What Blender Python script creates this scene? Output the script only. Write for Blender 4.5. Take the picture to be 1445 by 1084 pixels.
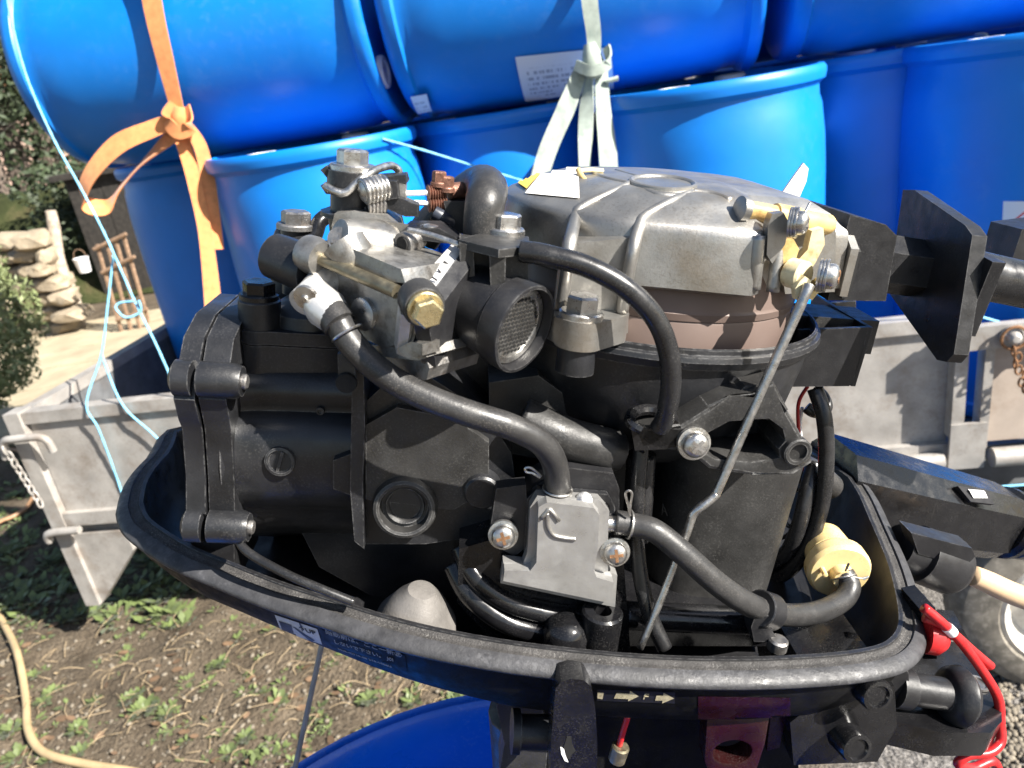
import bpy, bmesh, math, random
from mathutils import Vector as V, Matrix, noise as mnoise
random.seed(7)
rad=math.radians
for o in list(bpy.data.objects): bpy.data.objects.remove(o)
scn=bpy.context.scene; COL=scn.collection
# ------------------------------------------------------------------ camera, light
FPX=1060.0; PITCH=rad(21.5); ROLL=rad(9.3); CAMZ=1.45
def basis(p,r):
    f=V((0,math.cos(p),-math.sin(p))); R=V((1,0,0)); U=V((0,math.sin(p),math.cos(p)))
    return R*math.cos(r)-U*math.sin(r), R*math.sin(r)+U*math.cos(r), f
CR,CU,CF=basis(PITCH,ROLL); CAM=V((0,0,CAMZ))
cd=bpy.data.cameras.new('camera'); cam=bpy.data.objects.new('camera',cd); COL.objects.link(cam)
cam.matrix_world=Matrix(((CR.x,CU.x,-CF.x,0),(CR.y,CU.y,-CF.y,0),(CR.z,CU.z,-CF.z,CAMZ),(0,0,0,1)))
cd.sensor_width=36; cd.lens=36*FPX/1445; cd.clip_start=.01; cd.clip_end=500
cd.dof.use_dof=True; cd.dof.focus_distance=.41; cd.dof.aperture_fstop=15
scn.camera=cam
SUN=V((.68,-.43,.60)).normalized()
w=bpy.data.worlds.new('World'); scn.world=w; w.use_nodes=True
nt=w.node_tree; bg=nt.nodes['Background']; sky=nt.nodes.new('ShaderNodeTexSky')
sky.sky_type='NISHITA'; sky.sun_disc=False
sky.sun_elevation=math.asin(SUN.z); sky.sun_rotation=math.atan2(SUN.x,SUN.y)
nt.links.new(sky.outputs[0],bg.inputs[0]); bg.inputs[1].default_value=.055
sl=bpy.data.lights.new('sun','SUN'); sl.energy=5; sl.angle=rad(.55); sl.color=(1,.95,.87)
so=bpy.data.objects.new('sun',sl); COL.objects.link(so); so.rotation_euler=SUN.to_track_quat('Z','Y').to_euler()
scn.view_settings.view_transform='Standard'; scn.view_settings.look='None'
scn.view_settings.gamma=1; scn.view_settings.exposure=1.55
scn.render.engine='CYCLES'
# ------------------------------------------------------------------ materials
MATS={}
def mat(name,col,rough=.5,metal=0,var=.2,scale=40,bump=.1,bscale=300,dust=None,spec=.5,stain=None,sheen=0,rvar=.15,coat=0,trans=0,bdist=.001,wear=0):
    m=bpy.data.materials.new(name); m.use_nodes=True; MATS[name]=m
    n=m.node_tree.nodes; L=m.node_tree.links; b=n['Principled BSDF']
    tc=n.new('ShaderNodeTexCoord')
    def noi(s,d=5,r=.55):
        x=n.new('ShaderNodeTexNoise'); x.inputs['Scale'].default_value=s; x.inputs['Detail'].default_value=d
        x.inputs['Roughness'].default_value=r; L.new(tc.outputs['Object'],x.inputs['Vector']); return x.outputs['Fac']
    def ramp(f,a,c,v0=0,v1=1):
        x=n.new('ShaderNodeMapRange'); x.inputs[1].default_value=a; x.inputs[2].default_value=c
        x.inputs[3].default_value=v0; x.inputs[4].default_value=v1; L.new(f,x.inputs[0]); return x.outputs[0]
    def mix(f,a,c,mode='MIX'):
        x=n.new('ShaderNodeMix'); x.data_type='RGBA'; x.blend_type=mode
        if isinstance(f,(int,float)): x.inputs[0].default_value=f
        else: L.new(f,x.inputs[0])
        for i,q in ((6,a),(7,c)):
            if isinstance(q,tuple): x.inputs[i].default_value=(*q,1)
            else: L.new(q,x.inputs[i])
        return x.outputs[2]
    def mul(a,c):
        x=n.new('ShaderNodeMath'); x.operation='MULTIPLY'; L.new(a,x.inputs[0])
        if isinstance(c,(int,float)): x.inputs[1].default_value=c
        else: L.new(c,x.inputs[1])
        return x.outputs[0]
    base=noi(scale)
    lo=tuple(c*(1-var) for c in col); hi=tuple(min(1,c*(1+var)) for c in col)
    c=mix(ramp(base,.3,.7),lo,hi)
    if stain:
        c=mix(mul(ramp(noi(stain[2],6,.65),.5,.72),stain[1]),c,stain[0])
    if dust:
        f=mul(ramp(noi(dust[2],2,.7),.52,.7),ramp(noi(dust[2]/22,4),.35,.7)); c=mix(mul(f,dust[1]),c,dust[0])
    if wear:
        bv=n.new('ShaderNodeBevel'); bv.samples=4; bv.inputs[0].default_value=.0011
        ge=n.new('ShaderNodeNewGeometry'); dp=n.new('ShaderNodeVectorMath'); dp.operation='DOT_PRODUCT'
        L.new(bv.outputs[0],dp.inputs[0]); L.new(ge.outputs['Normal'],dp.inputs[1])
        f=mul(ramp(dp.outputs['Value'],.985,.90),ramp(noi(260,4,.7),.42,.62)); c=mix(mul(f,wear),c,(.30,.295,.29))
    L.new(c,b.inputs['Base Color'])
    L.new(ramp(noi(scale*2.3,6),.3,.7,max(.03,rough-rvar),min(1,rough+rvar)),b.inputs['Roughness'])
    b.inputs['Metallic'].default_value=metal; b.inputs['Specular IOR Level'].default_value=spec
    if coat: b.inputs['Coat Weight'].default_value=coat
    if sheen: b.inputs['Sheen Weight'].default_value=sheen
    if trans:
        b.inputs['Subsurface Weight'].default_value=trans; b.inputs['Subsurface Radius'].default_value=(.006,.004,.001); b.inputs['Subsurface Scale'].default_value=1
    if bump:
        bp=n.new('ShaderNodeBump'); bp.inputs['Strength'].default_value=bump; bp.inputs['Distance'].default_value=bdist
        L.new(noi(bscale,4,.6),bp.inputs['Height']); L.new(bp.outputs[0],b.inputs['Normal'])
    return m
DUST=(.25,.24,.225)
mat('black_cast',(.0145,.015,.017),.38,0,.45,45,.10,900,(DUST,.12,900),.5,rvar=.1,wear=.4)
mat('black_gloss',(.007,.007,.008),.22,0,.3,60,.04,400,(DUST,.15,1500),.5)
mat('cowl_paint',(.005,.005,.005),.5,0,.3,60,.06,500,(DUST,.12,1500),.14,wear=.2)
mat('bright_aluminium',(.62,.61,.59),.42,.6,.12,80,.1,700,None,.5,((.3,.26,.2),.4,120))
mat('sticker_grey',(.42,.43,.45),.5,0,.1,200,0)
mat('grey_dusty',(.15,.14,.13),.65,.2,.3,60,.2,700,(DUST,.3,900),.3)
mat('black_dusty',(.024,.0235,.023),.46,0,.45,45,.14,800,(DUST,.17,900),.45,wear=.45)
mat('black_plastic',(.013,.013,.0145),.42,0,.25,50,.08,700,(DUST,.10,1300),.45,wear=.25)
mat('rim_grey',(.040,.040,.043),.5,0,.35,90,.3,500,((.20,.20,.21),.35,300),.4)
mat('rim_groove',(.035,.033,.032),.7,0,.4,90,.7,900,(DUST,.6,1100),.4)
mat('rubber',(.026,.0255,.0255),.40,0,.3,60,.12,800,((.22,.2,.18),.35,1500),.5)
mat('rubber_shiny',(.014,.014,.015),.3,0,.3,60,.05,600,(DUST,.2,1500),.5)
mat('aluminium',(.34,.33,.31),.42,.85,.25,60,.14,900,((.05,.04,.03),.6,500),.5,((.08,.06,.04),.75,80))
mat('cover_aluminium',(.335,.325,.305),.42,.82,.2,26,.12,800,((.10,.08,.06),.45,700),.5,((.20,.145,.08),.6,22),rvar=.1)
mat('pump_grey',(.36,.355,.345),.42,.6,.10,60,.06,900,((.06,.05,.04),.5,260),.5)
mat('steel',(.50,.49,.47),.33,.95,.15,120,.15,900,None,.5,((.22,.15,.09),.35,300))
mat('steel_dull',(.30,.29,.28),.45,.9,.2,120,.25,900,None,.5,((.16,.11,.07),.5,200))
mat('brass_zinc',(.60,.50,.28),.32,.9,.15,150,.2,900,None,.5,((.3,.2,.08),.4,300))
mat('rust_copper',(.20,.10,.07),.5,.6,.4,300,.3,1200)
mat('flywheel_paint',(.135,.098,.084),.5,.1,.06,20,.03,200,None,.4)
mat('yellow_plastic',(.60,.43,.17),.4,0,.2,90,.12,600,None,.5,((.18,.07,.015),.8,70))
mat('cream_plastic',(.66,.58,.36),.4,0,.15,120,.1,600,None,.5,((.32,.16,.03),.75,110))
mat('filter_plastic',(.66,.51,.25),.34,0,.12,60,.05,300,None,.5,((.55,.32,.06),.6,40),trans=.25)
mat('dark_hole',(.006,.006,.006),.8,0,.1,50,0)
mat('white_print',(.78,.78,.76),.5,0,.05,50,.05)
mat('grey_print',(.20,.21,.23),.5,0,.1,200,0)
mat('label_black',(.012,.012,.015),.4,0,.1,50,0)
mat('ink',(.02,.02,.025),.5,0,.1,50,0)
mat('label_gold',(.52,.46,.30),.4,.3,.2,300,.1,900,None,.5,((.05,.03,.02),.7,500))
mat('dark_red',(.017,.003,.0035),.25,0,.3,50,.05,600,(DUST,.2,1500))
mat('paper',(.82,.80,.76),.7,0,.05,60,.2,200,None,.3,((.6,.5,.35),.2,50))
mat('paper_yellow',(.80,.56,.10),.7,0,.08,100,.1,200)
mat('drum_blue',(.0015,.185,.64),.40,0,.16,3,.10,14,((.30,.42,.65),.10,35),.5,((.02,.13,.48),.5,3),bdist=.004,rvar=.06)
mat('tank_blue',(.003,.11,.55),.33,0,.15,8,.1,60,((.3,.4,.6),.2,300),.5)
mat('drum_cap',(.85,.86,.86),.4,0,.04,30,.02)
mat('orange_web',(.70,.27,.10),.75,0,.15,60,.4,900,None,.2,sheen=.2)
mat('green_web',(.36,.41,.36),.8,0,.2,40,.4,900,None,.2,((.14,.2,.18),.6,30),sheen=.2)
mat('rope_blue',(.22,.56,.80),.6,0,.25,300,.4,600,None,.3)
mat('galvanised',(.36,.34,.315),.58,.25,.2,14,.2,200,((.14,.10,.07),.45,160),.4,((.17,.12,.08),.65,11))
mat('dull_brass',(.27,.235,.16),.45,.85,.25,120,.15,900,None,.5,((.1,.08,.05),.6,150))
mat('galvanised_dark',(.16,.165,.17),.6,.3,.2,20,.2,200,None,.4,((.1,.07,.05),.4,12))
mat('timber_panel',(.36,.30,.25),.75,0,.15,12,.2,300,None,.3,((.2,.14,.1),.4,15))
mat('rust',(.22,.11,.05),.8,.2,.5,200,.5,500)
mat('tyre',(.16,.145,.12),.9,0,.35,30,.4,300,((.4,.36,.3),.5,60),.3)
mat('wheel_rim',(.55,.53,.48),.5,.3,.2,30,.2,200,None,.4,((.25,.16,.09),.5,20))
mat('cable_tan',(.52,.37,.23),.5,0,.15,60,.1,300)
mat('lanyard_red',(.42,.016,.018),.35,0,.15,90,.1,400)
mat('hose_tan',(.42,.31,.17),.5,0,.2,15,.1,100)
mat('hose_brown',(.30,.17,.09),.5,0,.2,15,.1,100)
mat('wood_grey',(.42,.35,.27),.85,0,.4,30,.6,90,bdist=.01)
mat('stick_wood',(.26,.24,.21),.6,0,.3,30,.3,200)
mat('stone',(.28,.23,.165),.9,0,.3,6,.6,25,None,.2,((.3,.25,.18),.6,9),bdist=.02)
mat('paving_stone',(.38,.32,.22),.9,0,.25,3,.4,40,None,.2,((.3,.25,.16),.5,4),bdist=.01)
mat('bucket_white',(.75,.76,.78),.4,0,.05,20,.02)
mat('dark_plastic',(.03,.035,.05),.4)
mat('leaf_olive',(.17,.20,.085),.6,0,.5,9,0)
mat('leaf_dark',(.035,.05,.022),.6,0,.5,3,0)
mat('leaf_weed',(.10,.13,.042),.55,0,.5,15,0,sheen=.1)
mat('moss',(.035,.042,.014),.9,0,.5,3,.6,30,None,.2,((.1,.07,.04),.6,3),bdist=.03)
mat('bark',(.13,.10,.08),.9,0,.4,20,.6,60,bdist=.01)
mat('straw',(.33,.25,.15),.7,0,.35,40,0)
mat('dead_leaf',(.13,.08,.045),.7,0,.4,20,0)
mat('pebble',(.17,.145,.11),.85,0,.4,20,.3,150)
mat('plaster_pink',(.55,.38,.30),.9,0,.1,3,.2,60)
mat('iron_rust',(.26,.17,.11),.75,.3,.4,40,.4,200)
# ------------------------------------------------------------------ mesh helpers
def link(name,bm,m,parent=None,angle=38,bev=0,seg=2,bang=25):
    if bev:
        es=[e for e in bm.edges if len(e.link_faces)==2 and e.calc_face_angle(0)>rad(bang)]
        bmesh.ops.bevel(bm,geom=es,offset=bev,segments=seg,affect='EDGES',clamp_overlap=True,profile=.6)
    bmesh.ops.recalc_face_normals(bm,faces=bm.faces)
    me=bpy.data.meshes.new(name); bm.to_mesh(me); bm.free()
    for p in me.polygons: p.use_smooth=True
    if angle<179: me.set_sharp_from_angle(angle=rad(angle))
    me.materials.append(MATS[m] if isinstance(m,str) else m)
    o=bpy.data.objects.new(name,me); COL.objects.link(o)
    if parent: o.parent=parent
    return o
def tag(o,label,cat,group=None,kind=None):
    o['label']=label; o['category']=cat
    if group: o['group']=group
    if kind: o['kind']=kind
    return o
def empty(name,loc=(0,0,0)):
    o=bpy.data.objects.new(name,None); COL.objects.link(o); o.location=loc; o.empty_display_size=.05; return o
def prism(bm,front,off):
    """polygon loop extruded by vector"""
    off=V(off); a=[bm.verts.new(p) for p in front]; b=[bm.verts.new(V(p)+off) for p in front]; n=len(a)
    bm.faces.new(a); bm.faces.new(b[::-1])
    for i in range(n): bm.faces.new((a[i],a[(i+1)%n],b[(i+1)%n],b[i]))
def frame(ax):
    ax=V(ax).normalized(); up=V((0,0,1)) if abs(ax.z)<.9 else V((0,1,0))
    x=up.cross(ax).normalized(); return x,ax.cross(x),ax
def lathe(bm,o,ax,prof,seg=24,rot=0,cap=True):
    """prof: (height along axis, radius)"""
    o=V(o); x,y,z=frame(ax); rings=[]
    for h,r in prof:
        if r<1e-6: rings.append([bm.verts.new(o+z*h)])
        else: rings.append([bm.verts.new(o+z*h+(x*math.cos(rot+2*math.pi*i/seg)+y*math.sin(rot+2*math.pi*i/seg))*r) for i in range(seg)])
    for A,B in zip(rings,rings[1:]):
        for i in range(seg):
            j=(i+1)%seg
            q=[A[i%len(A)],A[j%len(A)],B[j%len(B)],B[i%len(B)]]
            u=[]; [u.append(v) for v in q if v not in u]
            if len(u)>2: bm.faces.new(u)
    if cap:
        for R in (rings[0],rings[-1]):
            if len(R)>2: bm.faces.new(R)
def obox(bm,c,ax,sz):
    """box at centre c, axes (3 vectors), full sizes"""
    c=V(c); ax=[V(a).normalized() for a in ax]; vs=[]
    for i in (-.5,.5):
        for j in (-.5,.5):
            for k in (-.5,.5): vs.append(bm.verts.new(c+ax[0]*sz[0]*i+ax[1]*sz[1]*j+ax[2]*sz[2]*k))
    for f in ((0,1,3,2),(4,6,7,5),(0,4,5,1),(2,3,7,6),(0,2,6,4),(1,5,7,3)): bm.faces.new([vs[i] for i in f])
AXES=(V((1,0,0)),V((0,1,0)),V((0,0,1)))
def cr(pts,n=8):
    P=[V(p) for p in pts]; out=[]
    for i in range(len(P)-1):
        a=P[max(i-1,0)];b=P[i];c=P[i+1];d=P[min(i+2,len(P)-1)]
        for k in range(n):
            t=k/n; out.append(.5*((2*b)+(c-a)*t+(2*a-5*b+4*c-d)*t*t+(3*b-a-3*c+d)*t**3))
    out.append(P[-1]); return out
def lin(vals,n):
    out=[]
    for a,b in zip(vals,vals[1:]): out+= [a+(b-a)*k/n for k in range(n)]
    return out+[vals[-1]]
def sweep(bm,pts,sect_fn,closed_ends=True):
    """sect_fn(i,x,y)-> list of points offsets; parallel transport"""
    n=len(pts); T=[(pts[min(i+1,n-1)]-pts[max(i-1,0)]).normalized() for i in range(n)]
    x,_,_=frame(T[0]); rings=[]
    for i in range(n):
        x=(x-T[i]*x.dot(T[i])).normalized(); y=T[i].cross(x)
        rings.append([bm.verts.new(pts[i]+x*a+y*b) for a,b in sect_fn(i)])
    for A,B in zip(rings,rings[1:]):
        m=len(A)
        for i in range(m): bm.faces.new((A[i],A[(i+1)%m],B[(i+1)%m],B[i]))
    if closed_ends: bm.faces.new(rings[0]); bm.faces.new(rings[-1][::-1])
def tube(bm,pts,r,seg=12,n=8,smooth=True):
    P=cr(pts,n) if smooth else [V(p) for p in pts]
    R=lin(r,n) if isinstance(r,(list,tuple)) else [r]*len(P)
    sweep(bm,P,lambda i:[(R[i]*math.cos(2*math.pi*k/seg),R[i]*math.sin(2*math.pi*k/seg)) for k in range(seg)])
def ribbon(bm,pts,wv,w,th=.0015,n=8):
    """flat web: wv list of width directions per control point"""
    P=cr(pts,n); Wv=cr(wv,n); Wd=lin(w,n) if isinstance(w,(list,tuple)) else [w]*len(P); N=len(P); rings=[]
    for i in range(N):
        T=(P[min(i+1,N-1)]-P[max(i-1,0)]).normalized(); a=(Wv[i]-T*Wv[i].dot(T)).normalized(); b=T.cross(a)
        h=Wd[i]/2; t=th/2
        rings.append([bm.verts.new(P[i]+a*s*h+b*u*t) for s,u in ((-1,-1),(1,-1),(1,1),(-1,1))])
    for A,B in zip(rings,rings[1:]):
        for i in range(4): bm.faces.new((A[i],A[(i+1)%4],B[(i+1)%4],B[i]))
    bm.faces.new(rings[0]); bm.faces.new(rings[-1][::-1])
def NB(): return bmesh.new()
def text_mesh(name,body,size,mtx,m,parent,extrude=.0003):
    c=bpy.data.curves.new('t','FONT'); c.body=body; c.size=size; c.extrude=extrude; c.align_x='CENTER'; c.align_y='CENTER'; c.resolution_u=3
    t=bpy.data.objects.new('t',c); COL.objects.link(t); dg=bpy.context.evaluated_depsgraph_get(); dg.update()
    me=bpy.data.meshes.new_from_object(t.evaluated_get(dg)); bpy.data.objects.remove(t)
    me.transform(mtx); me.materials.clear(); me.materials.append(MATS[m]); me.name=name
    o=bpy.data.objects.new(name,me); COL.objects.link(o); o.parent=parent; return o
def mtx(o,x,y,z):
    x=V(x).normalized(); z=V(z).normalized(); y=z.cross(x).normalized(); x=y.cross(z)
    return Matrix(((x.x,y.x,z.x,o[0]),(x.y,y.y,z.y,o[1]),(x.z,y.z,z.z,o[2]),(0,0,0,1)))
# ------------------------------------------------------------------ photo pixel -> direction -> place
def ray(px,py): return CR*((px-722.5)/FPX)-CU*((py-542)/FPX)+CF
def G(px,py,z=0):
    d=ray(px,py); return CAM+d*((z-CAMZ)/d.z)
# trailer frame: a along the side, b away from camera, z up
TA=V((.985,-.170,0)).normalized(); TN=V((.170,.985,0)).normalized(); TS=V((0,1.79,0))
def T(a,b,z): return TS+TA*a+TN*b+V((0,0,z))
def Tp(px,py,b):
    d=ray(px,py); t=((TS-CAM).dot(TN)+b)/d.dot(TN); p=CAM+d*t; return p
def Ta(px,py,b): return (Tp(px,py,b)-TS).dot(TA)
# ================================================================== GROUND
def ground():
    bm=NB()
    xs=[-60,-30,-15,-9,-6,-4.5]+[-3.6+.045*i for i in range(132)]+[2.6,4,8,20,60]
    ys=[-20,-4,-1,0]+[.3+.045*i for i in range(75)]+[4,4.6,5.4,6.5,8,11,16,30,80]
    g=[]
    for y in ys:
        row=[]
        for x in xs:
            h=0
            if -3.7<x<2.5 and .2<y<3.8:
                h=.022*mnoise.noise(V((x*5,y*5,0)))+.014*mnoise.noise(V((x*14,y*14,3)))+.008*mnoise.noise(V((x*33,y*33,5)))
                if x>.6: h*=.25
            row.append(bm.verts.new((x,y,h-.01)))
        g.append(row)
    for a,b in zip(g,g[1:]):
        for i in range(len(xs)-1): bm.faces.new((a[i],a[i+1],b[i+1],b[i]))
    m=mat('soil',(.112,.088,.062),.95,0,.45,7,1,70,((.28,.235,.17),.6,90),.2,((.06,.044,.028),.7,11),bdist=.02)
    n=m.node_tree.nodes; L=m.node_tree.links; b=n['Principled BSDF']
    src=b.inputs['Base Color'].links[0].from_socket
    tc=n.new('ShaderNodeTexCoord'); sp=n.new('ShaderNodeSeparateXYZ'); L.new(tc.outputs['Object'],sp.inputs[0])
    nz=n.new('ShaderNodeTexNoise'); nz.inputs['Scale'].default_value=6; L.new(tc.outputs['Object'],nz.inputs['Vector'])
    ad=n.new('ShaderNodeMath'); ad.inputs[1].default_value=.25; ad.operation='MULTIPLY_ADD'; L.new(nz.outputs['Fac'],ad.inputs[0]); L.new(sp.outputs[0],ad.inputs[2])
    mr=n.new('ShaderNodeMapRange'); mr.inputs[1].default_value=.55; mr.inputs[2].default_value=.8; L.new(ad.outputs[0],mr.inputs[0])
    n2=n.new('ShaderNodeTexNoise'); n2.inputs['Scale'].default_value=160; n2.inputs['Detail'].default_value=3; L.new(tc.outputs['Object'],n2.inputs['Vector'])
    r2=n.new('ShaderNodeValToRGB'); r2.color_ramp.elements[0].color=(.07,.065,.06,1); r2.color_ramp.elements[1].color=(.30,.28,.26,1)
    r2.color_ramp.elements[0].position=.35; r2.color_ramp.elements[1].position=.7; L.new(n2.outputs['Fac'],r2.inputs[0])
    mx=n.new('ShaderNodeMix'); mx.data_type='RGBA'; L.new(mr.outputs[0],mx.inputs[0]); L.new(src,mx.inputs[6]); L.new(r2.outputs[0],mx.inputs[7])
    L.new(mx.outputs[2],b.inputs['Base Color'])
    o=link('ground',bm,m,angle=180); o['kind']='structure'; o['label']='bare brown soil and grey gravel under the trailer'
ground()
def gz(x,y):
    if x>.6: return -.008
    return .022*mnoise.noise(V((x*5,y*5,0)))+.014*mnoise.noise(V((x*14,y*14,3)))-.01
# ================================================================== DRUMS
DPROF=[(0,.24),(.004,.268),(.012,.280),(.03,.286),(.045,.287),(.052,.279),(.07,.277),(.09,.283),(.16,.289),(.30,.291),(.46,.2915),(.62,.291),(.76,.289),(.835,.283),(.855,.277),(.880,.276),(.888,.284),(.893,.291),(.908,.294),(.918,.293),(.926,.287),(.927,.275),(.921,.268),(.913,.262),(.910,.15),(.912,0)]
def drum_mesh(bm):
    lathe(bm,(0,0,0),(0,0,1),DPROF,64)
def drum(name,mx,label,group,caps=True,rot=0,seed=0):
    """upright drum standing on its base at the origin of mx"""
    r=empty(name); r.matrix_world=mx; tag(r,label,'drum',group)
    bm=NB(); drum_mesh(bm)
    for v in bm.verts:     # slight dents
        p=v.co; k=mnoise.noise(p*4+V((seed,0,0)))*.004
        v.co.x*=1+k; v.co.y*=1+k
    link('body',bm,'drum_blue',r,angle=40)
    if caps:
        for s in (0,math.pi):
            bm=NB(); c=V((.21*math.cos(rot+s),.21*math.sin(rot+s),.909))
            lathe(bm,c,(0,0,1),[(0,.042),(.012,.042),(.016,.038),(.016,.03),(.011,.028),(.011,0)],24)
            link('bung_cap',bm,'drum_cap',r)
    return r
ZB=.46; ZT=ZB+.93
def up(a,b,tilt=(0,0)): return Matrix.Translation(T(a,b,ZB))@Matrix.Rotation(tilt[0],4,'X')@Matrix.Rotation(tilt[1],4,'Y')
SG='blue drums standing in the trailer'
aL=Ta(443,215,.36); aM=Ta(995,150,.36); aR=Ta(1452,110,.36)
drum('plastic_drum',up(aL,.36),'upright blue plastic drum beside the orange strap, its side lit to pale blue',SG,rot=-2.05,seed=1)
drum('plastic_drum',up(aM,.36),'upright blue plastic drum with a wide white sun glare, beside the green strap',SG,rot=-2.2,seed=2)
dR=drum('plastic_drum',up(aR,.36),'dark blue upright drum with a white and red diamond label on its side',SG,rot=.5,seed=3)
drum('plastic_drum',up(Ta(308,300,.88),.88),'shaded blue upright drum behind the orange strap with dirty marks on its side',SG,rot=.5,seed=4)
drum('plastic_drum',up(Ta(716,190,.66),.66),'shaded blue upright drum half hidden behind the green strap tails',SG,rot=.5,seed=5)
drum('plastic_drum',up(Ta(1222,130,.66),.66),'dark shaded upright drum squeezed between the glaring drum and the labelled drum',SG,rot=.5,seed=6)
for k in range(5): drum('plastic_drum',up(-.95+.62*k,1.07),'shaded blue upright drum in the back row, glimpsed between the front drums',SG,caps=False,seed=20+k)
LB=.50; LZ=ZT+.292
def lying(a,b=LB,roll=0,flip=False):
    z=TA if not flip else -TA; y=V((0,0,1)); x=y.cross(z)
    M=Matrix(((x.x,y.x,z.x,0),(x.y,y.y,z.y,0),(x.z,y.z,z.z,0),(0,0,0,1)))
    return Matrix.Translation(T(a,b,LZ))@M@Matrix.Rotation(roll,4,'Z')
s1=Ta(548,120,.27); s2=Ta(1106,50,.27)
LG='blue drums lying on top of the stack'
drum('plastic_drum',lying(s1-.945-.055)@Matrix.Diagonal((1,1,1.06,1)),'blue drum lying on its side with the orange strap and thin rope across it',LG,rot=.8,seed=7)
d2=drum('plastic_drum',lying(s1+.012),'blue drum lying on its side with paper labels, held by the green strap',LG,rot=1.8,seed=8)
drum('plastic_drum',lying(s2+.02),'blue drum lying on its side above the dark labelled drum',LG,rot=2.8,seed=9)
for k in range(3): drum('plastic_drum',lying(s1-1.4+.96*k,1.10),'blue drum lying in the second row, just seen through the gap between the front ones',LG,caps=False,seed=30+k)
# labels, curved with the drum
def text_mat(name,lines,red=False):
    m=bpy.data.materials.new(name); m.use_nodes=True; MATS[name]=m; n=m.node_tree.nodes; L=m.node_tree.links; b=n['Principled BSDF']
    uv=n.new('ShaderNodeUVMap'); b.inputs['Roughness'].default_value=.55
    sp=n.new('ShaderNodeSeparateXYZ'); L.new(uv.outputs[0],sp.inputs[0])
    def mth(op,a,c=None):
        x=n.new('ShaderNodeMath'); x.operation=op
        for i,q in enumerate((a,c)):
            if q is None: continue
            if isinstance(q,(int,float)): x.inputs[i].default_value=q
            else: L.new(q,x.inputs[i])
        return x.outputs[0]
    row=mth('MULTIPLY',sp.outputs[1],lines); fr=mth('FRACT',row); fl=mth('FLOOR',row)
    band=mth('LESS_THAN',mth('ABSOLUTE',mth('SUBTRACT',fr,.5)),.26)
    cb=n.new('ShaderNodeCombineXYZ'); L.new(mth('MULTIPLY',sp.outputs[0],lines*2.5),cb.inputs[0]); L.new(mth('MULTIPLY',fl,7.31),cb.inputs[1])
    nz=n.new('ShaderNodeTexNoise'); nz.inputs['Scale'].default_value=1.6; nz.inputs['Detail'].default_value=2; L.new(cb.outputs[0],nz.inputs['Vector'])
    ink=mth('MULTIPLY',band,mth('GREATER_THAN',nz.outputs['Fac'],.5))
    ink=mth('MULTIPLY',ink,mth('LESS_THAN',mth('ABSOLUTE',mth('SUBTRACT',sp.outputs[0],.5)),.42))
    ink=mth('MULTIPLY',ink,mth('LESS_THAN',mth('ABSOLUTE',mth('SUBTRACT',sp.outputs[1],.45)),.36))
    mx=n.new('ShaderNodeMix'); mx.data_type='RGBA'; L.new(mth('MULTIPLY',ink,.55),mx.inputs[0]); mx.inputs[6].default_value=(.72,.74,.76,1); mx.inputs[7].default_value=(.1,.12,.16,1)
    out=mx.outputs[2]
    if red:   # diamond outline
        d=mth('ADD',mth('ABSOLUTE',mth('SUBTRACT',sp.outputs[0],.5)),mth('ABSOLUTE',mth('SUBTRACT',sp.outputs[1],.55)))
        ring=mth('LESS_THAN',mth('ABSOLUTE',mth('SUBTRACT',d,.36)),.025)
        mx2=n.new('ShaderNodeMix'); mx2.data_type='RGBA'; L.new(ring,mx2.inputs[0]); mx2.inputs[6].default_value=(.70,.74,.80,1); mx2.inputs[7].default_value=(.65,.06,.06,1); out=mx2.outputs[2]
    L.new(out,b.inputs['Base Color'])
text_mat('label_print',9); text_mat('small_label_print',4); text_mat('hazard_label_print',5,True)
def drum_label(dr,corners,b_axis,mname,upright):
    """corners: 4 photo pixels (tl,tr,br,bl) that fix where on the drum's curved side the label sits"""
    inv=dr.matrix_world.inverted(); loc=[]
    o=inv@CAM
    for q in corners:
        d=(inv.to_3x3()@ray(*q)); R=.2925
        A=d.x**2+d.y**2; B=2*(o.x*d.x+o.y*d.y); C=o.x**2+o.y**2-R*R; disc=B*B-4*A*C
        t=(-B-math.sqrt(max(disc,0)))/(2*A); p=o+d*t; loc.append((math.atan2(p.y,p.x),p.z))
    bm=NB(); uvl=bm.loops.layers.uv.new('UVMap'); n=10; g={}
    for i in range(n+1):
        for j in range(n+1):
            u=i/n; v=j/n
            def bl(k): return (loc[0][k]*(1-u)+loc[1][k]*u)*v+(loc[3][k]*(1-u)+loc[2][k]*u)*(1-v)
            a,z=bl(0),bl(1); R=.2945
            g[i,j]=(bm.verts.new((R*math.cos(a),R*math.sin(a),z)),(u,v))
    for i in range(n):
        for j in range(n):
            k=[g[i,j],g[i+1,j],g[i+1,j+1],g[i,j+1]]; f=bm.faces.new([x[0] for x in k])
            for l,x in zip(f.loops,k): l[uvl].uv=x[1]
    return link('label',bm,mname,dr,angle=180)
bpy.context.view_layer.update()
drum_label(d2,[(727,80),(862,66),(866,124),(742,143)],None,'label_print',False)
drum_label(d2,[(579,136),(602,132),(609,156),(590,160)],None,'small_label_print',False)
drum_label(dR,[(1416,284),(1500,282),(1496,352),(1413,352)],None,'hazard_label_print',True)
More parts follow.
